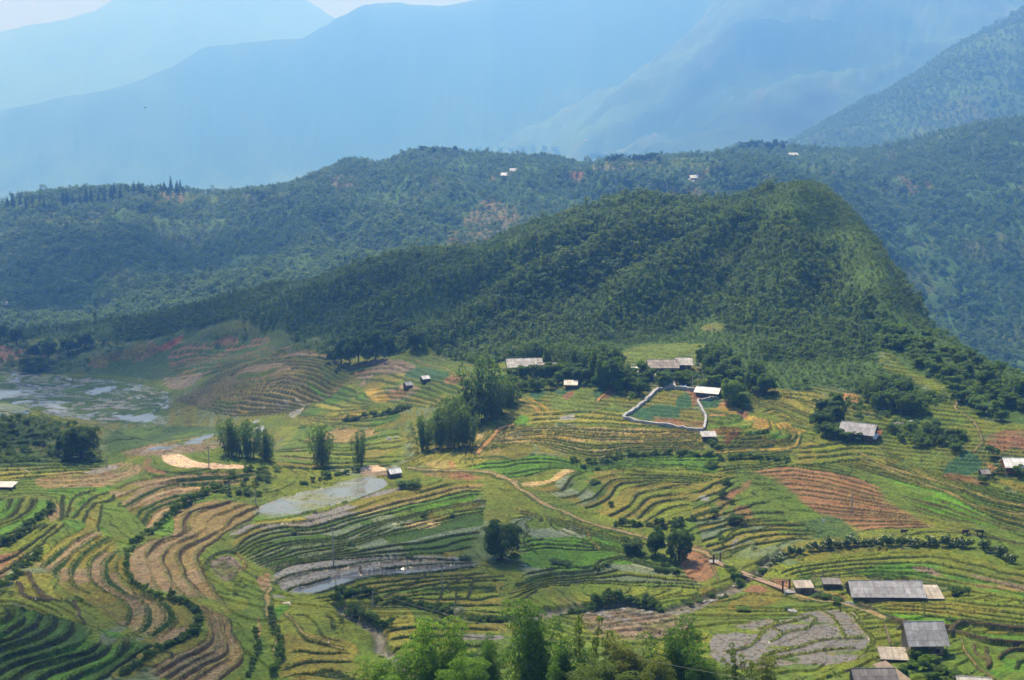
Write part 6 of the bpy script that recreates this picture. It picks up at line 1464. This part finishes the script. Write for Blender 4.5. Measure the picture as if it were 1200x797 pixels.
def pole(label, px, py, top, arm=True):
    x, y, z = place(px, py)
    h = (py - top) * mpp(y) * 1.04
    o = empty('utility_pole', (x, y, z)); tag(o, label, 'utility pole')
    MB().tube([(0, 0, -.4), (0, 0, h)], [.14, .09], 7).build('post', M['concrete'], o)
    if arm:
        a = MB().box(-.6, .6, -.16, -.095, h - .5, h - .38).build('crossarm', M['steel'], o)
        for k in (-.5, .5): MB().tube([(k, -.128, h - .38), (k, -.128, h - .22)], [.05, .035], 6).build('insulator', M['roof_pale'], a)
    return o
pole('slender pole standing on the sandy yard', 245, 549, 523); pole('slender pole on the bank below the sandy yard', 300, 592, 574, False); pole('tallest slender pole standing in the long wet terraces', 391, 664, 616)
pole('slender pole at the foot of the silvery flooded fields', 518, 690, 660); pole('slender pole in the ploughed brown terraces on the right', 998, 602, 577, False); pole('short pole in the hedge above the lower stream bend', 437, 711, 692, False); pole('slender pole above the walled garden by the village trees', 811, 457, 440, False)
pole('short slender pole in the fields left of the sandy yard', 125, 548, 533, False)

def cable(label, ends):
    pts = []
    (p0, q0, y0), (p1, q1, y1) = ends
    u0, t0 = ray(p0, q0); u1, t1 = ray(p1, q1)
    a, b = Vector((u0 * y0, y0, t0 * y0)), Vector((u1 * y1, y1, t1 * y1))
    for i in range(25):
        t = i / 24; q = a.lerp(b, t); q.z -= 1.0 * 4 * t * (1 - t); pts.append(q)
    o = MB().tube(pts, .022, 5).build('overhead_cable', M['rope']); tag(o, label, 'cable')
x, y, z = place(437, 711)
cable('upper of the two thin cables crossing the foreground bamboo', ((437, 693.5, y), (900, 800, 96)))
cable('lower of the two thin cables crossing the foreground bamboo', ((540, 738, 150), (1000, 830, 96)))

# ------------------------------------------------------------------ boulders, animals, small things
def boulder(label, px, py, size, group=None, seed=0, cat='boulder'):
    rng = np.random.default_rng(seed)
    x, y, z = place(px, py)
    bm = bmesh.new(); bmesh.ops.create_icosphere(bm, subdivisions=3, radius=1)
    ph = rng.uniform(0, 6, 6)
    for v in bm.verts:
        c = v.co
        k = 1 + .18 * math.sin(2.3 * c.x + ph[0]) * math.sin(2.9 * c.y + ph[1]) + .12 * math.sin(5 * c.z + ph[2]) + .1 * math.sin(4 * c.x + 5 * c.y + ph[3])
        v.co = Vector((c.x * k * size * rng_s[0], c.y * k * size, max(-.4, c.z) * k * size * .62))
    me = bpy.data.meshes.new('boulder'); bm.to_mesh(me); bm.free(); me.materials.append(M['stone'])
    o = bpy.data.objects.new('boulder', me); COL.objects.link(o); o.location = (x, y, z + .08 * size); o.rotation_euler = (0, 0, rng.uniform(0, 6))
    return tag(o, label, cat, group)
rng_s = (1.25,)
for i in range(30):
    t = rnd.random()
    k = int(t * (len(STREAM) - 16)); p, q = STREAM[k], STREAM[k + 1]; f = rnd.random()
    boulder('grey boulder in the stony stream bed below the footbridge', p[0] * (1 - f) + q[0] * f + rnd.uniform(-6, 6), p[1] * (1 - f) + q[1] * f + rnd.uniform(-2, 2), rnd.uniform(.25, .6), 'boulders in the stream bed', i)
boulder('largest grey boulder at the top of the puddled field', 929, 718, .75, None, 91); boulder('grey boulder beside the bushes right of the plank shed', 995, 708, .7, None, 92); boulder('pale rock on the rough grass left of the bamboo cluster', 456, 515, .9, None, 93); boulder('pale rock beside the large one left of the bamboo cluster', 465, 513, .6, None, 94)
for i in range(7):
    boulder('pale rock in the rubble right of the grey roofed farmhouse', 1047 + rnd.uniform(0, 24), 497 + rnd.uniform(-2, 4), rnd.uniform(.3, .7), 'rubble by the right farmhouse', 120 + i)

def animal(name, label, px, py, length, mat, rotz):
    x, y, z = place(px, py)
    me = bpy.data.meshes.new(name); s = length
    P = [(-.42,0,.52),(-.15,0,.56),(.18,0,.56),(.40,0,.60),(.58,0,.55),(.74,0,.44), (-.5,0,.5),(-.56,0,.28), (.30,.12,.45),(.30,.12,.24),(.29,.12,0), (.30,-.12,.45),(.32,-.12,.24),(.31,-.12,0), (-.36,.12,.45),(-.33,.12,.26),(-.38,.12,.16),(-.36,.12,0), (-.36,-.12,.45),(-.31,-.12,.26),(-.36,-.12,.16),(-.34,-.12,0), (.56,.06,.62),(.50,.2,.7),(.56,-.06,.62),(.50,-.2,.7)]
    E = [(0,1),(1,2),(2,3),(3,4),(4,5),(0,6),(6,7),(2,8),(8,9),(9,10),(2,11),(11,12),(12,13),(0,14),(14,15),(15,16),(16,17),(0,18),(18,19),(19,20),(20,21),(4,22),(22,23),(4,24),(24,25)]
    Rr = [.19,.23,.22,.15,.10,.06, .04,.025] + [.08,.05,.04]*2 + [.09,.06,.045,.04]*2 + [.025,.012]*2
    me.from_pydata([tuple(c * s for c in p) for p in P], E, [])
    o = bpy.data.objects.new(name, me); COL.objects.link(o); me.materials.append(M[mat])
    sk = o.modifiers.new('skin', 'SKIN'); sub = o.modifiers.new('smooth', 'SUBSURF'); sub.levels = sub.render_levels = 1
    for v, r in zip(me.skin_vertices[0].data, Rr): v.radius = (r * s, r * s)
    me.skin_vertices[0].data[1].use_root = True
    o.location = (x, y, z - .01); o.rotation_euler = (0, 0, rotz)
    return tag(o, label, 'water buffalo')
animal('water_buffalo', 'dark water buffalo grazing left of another above the flowering hedge', 1131, 627.5, 1.5, 'hide', .3)
animal('water_buffalo', 'dark water buffalo grazing right of another above the flowering hedge', 1148, 628.5, 1.6, 'hide', 3.0)
animal('water_buffalo', 'dark water buffalo alone near the brown ploughed terraces', 1059, 625, 1.4, 'hide', .1)

def flying_bird():
    u, t = ray(170, 126.5); Y = 260
    bm = MB(); L = .75
    body = [(-.25, 0, 0), (-.1, 0, .02), (.1, 0, .02), (.24, 0, .04)]
    bm.tube([(x * L, y, z) for x, y, z in body], [.015, .06, .07, .02], 7)
    for sg in (-1, 1):
        bm.add([(.08*L, sg*.04, .02), (-.08*L, sg*.04, .02), (-.02*L, sg*.42, .16), (.12*L, sg*.40, .17), (.02*L, sg*.86, .05), (-.1*L, sg*.84, .04), (.08*L, sg*.04, .045), (-.08*L, sg*.04, .045), (-.02*L, sg*.42, .18), (.12*L, sg*.40, .19)], [(0,1,2,3),(3,2,5,4),(6,9,8,7),(0,3,9,6),(1,7,8,2)])
    o = bm.build('bird', M['hide'], None, (u * Y, Y, t * Y), .2); tag(o, 'dark bird gliding in front of the hazy mountains', 'bird')
flying_bird()
def egret(label, px, py):
    x, y, z = place(px, py)
    m = MB(); m.tube([(-.22, 0, .32), (-.05, 0, .38), (.12, 0, .42), (.17, 0, .62), (.24, 0, .70), (.36, 0, .68)], [.02, .085, .07, .025, .035, .006], 7)
    o = empty('egret', (x, y, z), rnd.uniform(0, 6)); m.build('body', M['white_paint'], o, smooth=True)
    for s in (-.03, .03): MB().tube([(0, s, .33), (.02, s, -.02)], .01, 4).build('leg', M['black'], o)
    tag(o, label, 'egret')
egret('white egret on the edge of the dark green terraces', 42, 706); egret('white egret on the grass right of the ditch shrubs', 385, 757); egret('white egret on the olive grass below the dark trees', 758, 684)
x, y, z = place(965, 614)
o = empty('marker_board', (x, y, z)); tag(o, 'small white board on the scrubby rise above the flowering hedge', 'board')
MB().box(-.28, .28, -.03, .03, .25, 1.0).build('panel', M['white_paint'], o)
for k in (-.2, .2): MB().box(k - .03, k + .03, .033, .09, -.2, .9).build('leg', M['concrete'], o)

def fence(label, pts, h=1.1):
    L = gline(pts, 3); o0 = (*L[0], zat(*L[0])); o = empty('wooden_fence', o0); tag(o, label, 'fence')
    P = [Vector((p[0] - o0[0], p[1] - o0[1], zat(*p) - o0[2])) for p in L]
    for i, p in enumerate(P):
        MB().tube([p + Vector((0, 0, -.2)), p + Vector((0, 0, h * (1 + .1 * math.sin(i * 3))))], [.06, .05], 5).build('post', M['plank'], o)
    for z in (.35, .7, 1.0): MB().tube([p + Vector((0, 0, z * h)) for p in P], .035, 5).build('rail', M['plank'], o)
fence('weathered rail fence left of the tall barn', [(1036,738),(1040,748),(1043,760)]); fence('weathered rail fence behind the plank shed by the footbridge', [(950,684),(958,679),(968,677),(984,680)]); fence('weathered rail fence in front of the white roofed brick house', [(1160,552),(1170,554),(1180,560)])
def woodpile(label, px, py, n, L, rot):
    x, y, z = place(px, py); o = empty('woodpile', (x, y, z), rot); tag(o, label, 'woodpile')
    k = 0
    for row in range(n):
        for c in range(n + 2 - row):
            xx = (c - (n + 1 - row) / 2) * .2; MB().tube([(xx, -L / 2 + rnd.uniform(-.1, .1), .09 + row * .17), (xx + rnd.uniform(-.03, .03), L / 2 + rnd.uniform(-.1, .1), .09 + row * .17)], .09 + rnd.uniform(-.02, .015), 6).build('log', M['plank'], o)
woodpile('stacked firewood against the left wall of the tall barn', 1058, 768, 4, 1.6, .3); woodpile('stacked firewood right of the plank shed by the footbridge', 957, 694, 3, 1.4, 1.2); woodpile('long stack of poles in front of the long low house', 1030, 704, 3, 3.5, 1.5)
# ------------------------------------------------------------------ unseen clouds shading parts of the valley; far ones added for light shafts
def cloud_mat():
    m = bpy.data.materials.new('cloud_vapour'); m.use_nodes = True
    nt = m.node_tree; b = nt.nodes['Principled BSDF']
    b.inputs['Base Color'].default_value = (.85, .86, .88, 1); b.inputs['Roughness'].default_value = 1
    tr = nt.nodes.new('ShaderNodeBsdfTransparent'); mx = nt.nodes.new('ShaderNodeMixShader')
    lw = nt.nodes.new('ShaderNodeLayerWeight'); lw.inputs[0].default_value = .35
    nt.links.new(remap(nt, lw.outputs['Facing'], .0, 1., .22, .02), mx.inputs[0])
    nt.links.new(tr.outputs[0], mx.inputs[1]); nt.links.new(b.outputs[0], mx.inputs[2])
    nt.links.new(mx.outputs[0], nt.nodes['Material Output'].inputs[0])
    return m
M['cloud'] = cloud_mat()
def cloud(label, shade, rad, seed):
    rng = np.random.default_rng(seed)
    alt = 2600.0
    bm = bmesh.new()
    o0 = None
    for i, (px, py) in enumerate(shade):
        x, y = gnd(px, py); z = zat(x, y)
        k = (alt - z) / sd.z
        c = Vector((x, y, z)) + sd * k
        if o0 is None: o0 = c.copy()
        r = rad[i] if isinstance(rad, list) else rad
        mt = Matrix.Translation(c - o0 + Vector((0, 0, rng.uniform(-10, 10)))) @ Matrix.Diagonal((r * rng.uniform(.9, 1.2), r * rng.uniform(.8, 1.1), r * .45, 1))
        bmesh.ops.create_icosphere(bm, subdivisions=4, radius=1, matrix=mt)
    for v in bm.verts:
        n = math.sin(v.co.x * .05 + seed) * math.sin(v.co.y * .06) + .6 * math.sin(v.co.x * .13 + 2) * math.sin(v.co.y * .11 + seed)
        v.co.x += 6 * n; v.co.y += 6 * n; v.co.z += 5 * n
    me = bpy.data.meshes.new('cloud'); bm.to_mesh(me); bm.free(); me.materials.append(M['cloud'])
    me.polygons.foreach_set('use_smooth', [True] * len(me.polygons))
    o = bpy.data.objects.new('cloud', me); COL.objects.link(o); o.location = o0
    return tag(o, label, None, None, 'structure')
cloud('small cloud', [(60, 760), (140, 770), (20, 720), (220, 790), (100, 720)], [22, 22, 18, 20, 18], 1)
cloud('small cloud', [(560, 680), (450, 690), (620, 640), (500, 650)], [24, 22, 20, 18], 2)
cloud('middling cloud', [(60, 450), (160, 440), (-40, 470), (240, 470), (120, 490), (40, 510), (250, 445)], [45, 42, 40, 36, 34, 30, 24], 4)
cloud('broad cloud', [(60, 330), (180, 320), (300, 360), (-60, 360), (140, 380), (400, 380), (60, 420), (260, 290)], [130, 120, 100, 120, 100, 80, 90, 110], 3)
cloud('unseen far cloud added for light shafts', [(850, 90), (930, 60), (790, 140), (1000, 40)], [420, 420, 350, 400], 5)  # out of view, added so its shadow cuts shafts into the haze
cloud('unseen far cloud added for light shafts', [(180, 130), (300, 100), (60, 160), (400, 90)], [520, 480, 520, 380], 6)  # left counterpart, also added above the frame to throw shafts
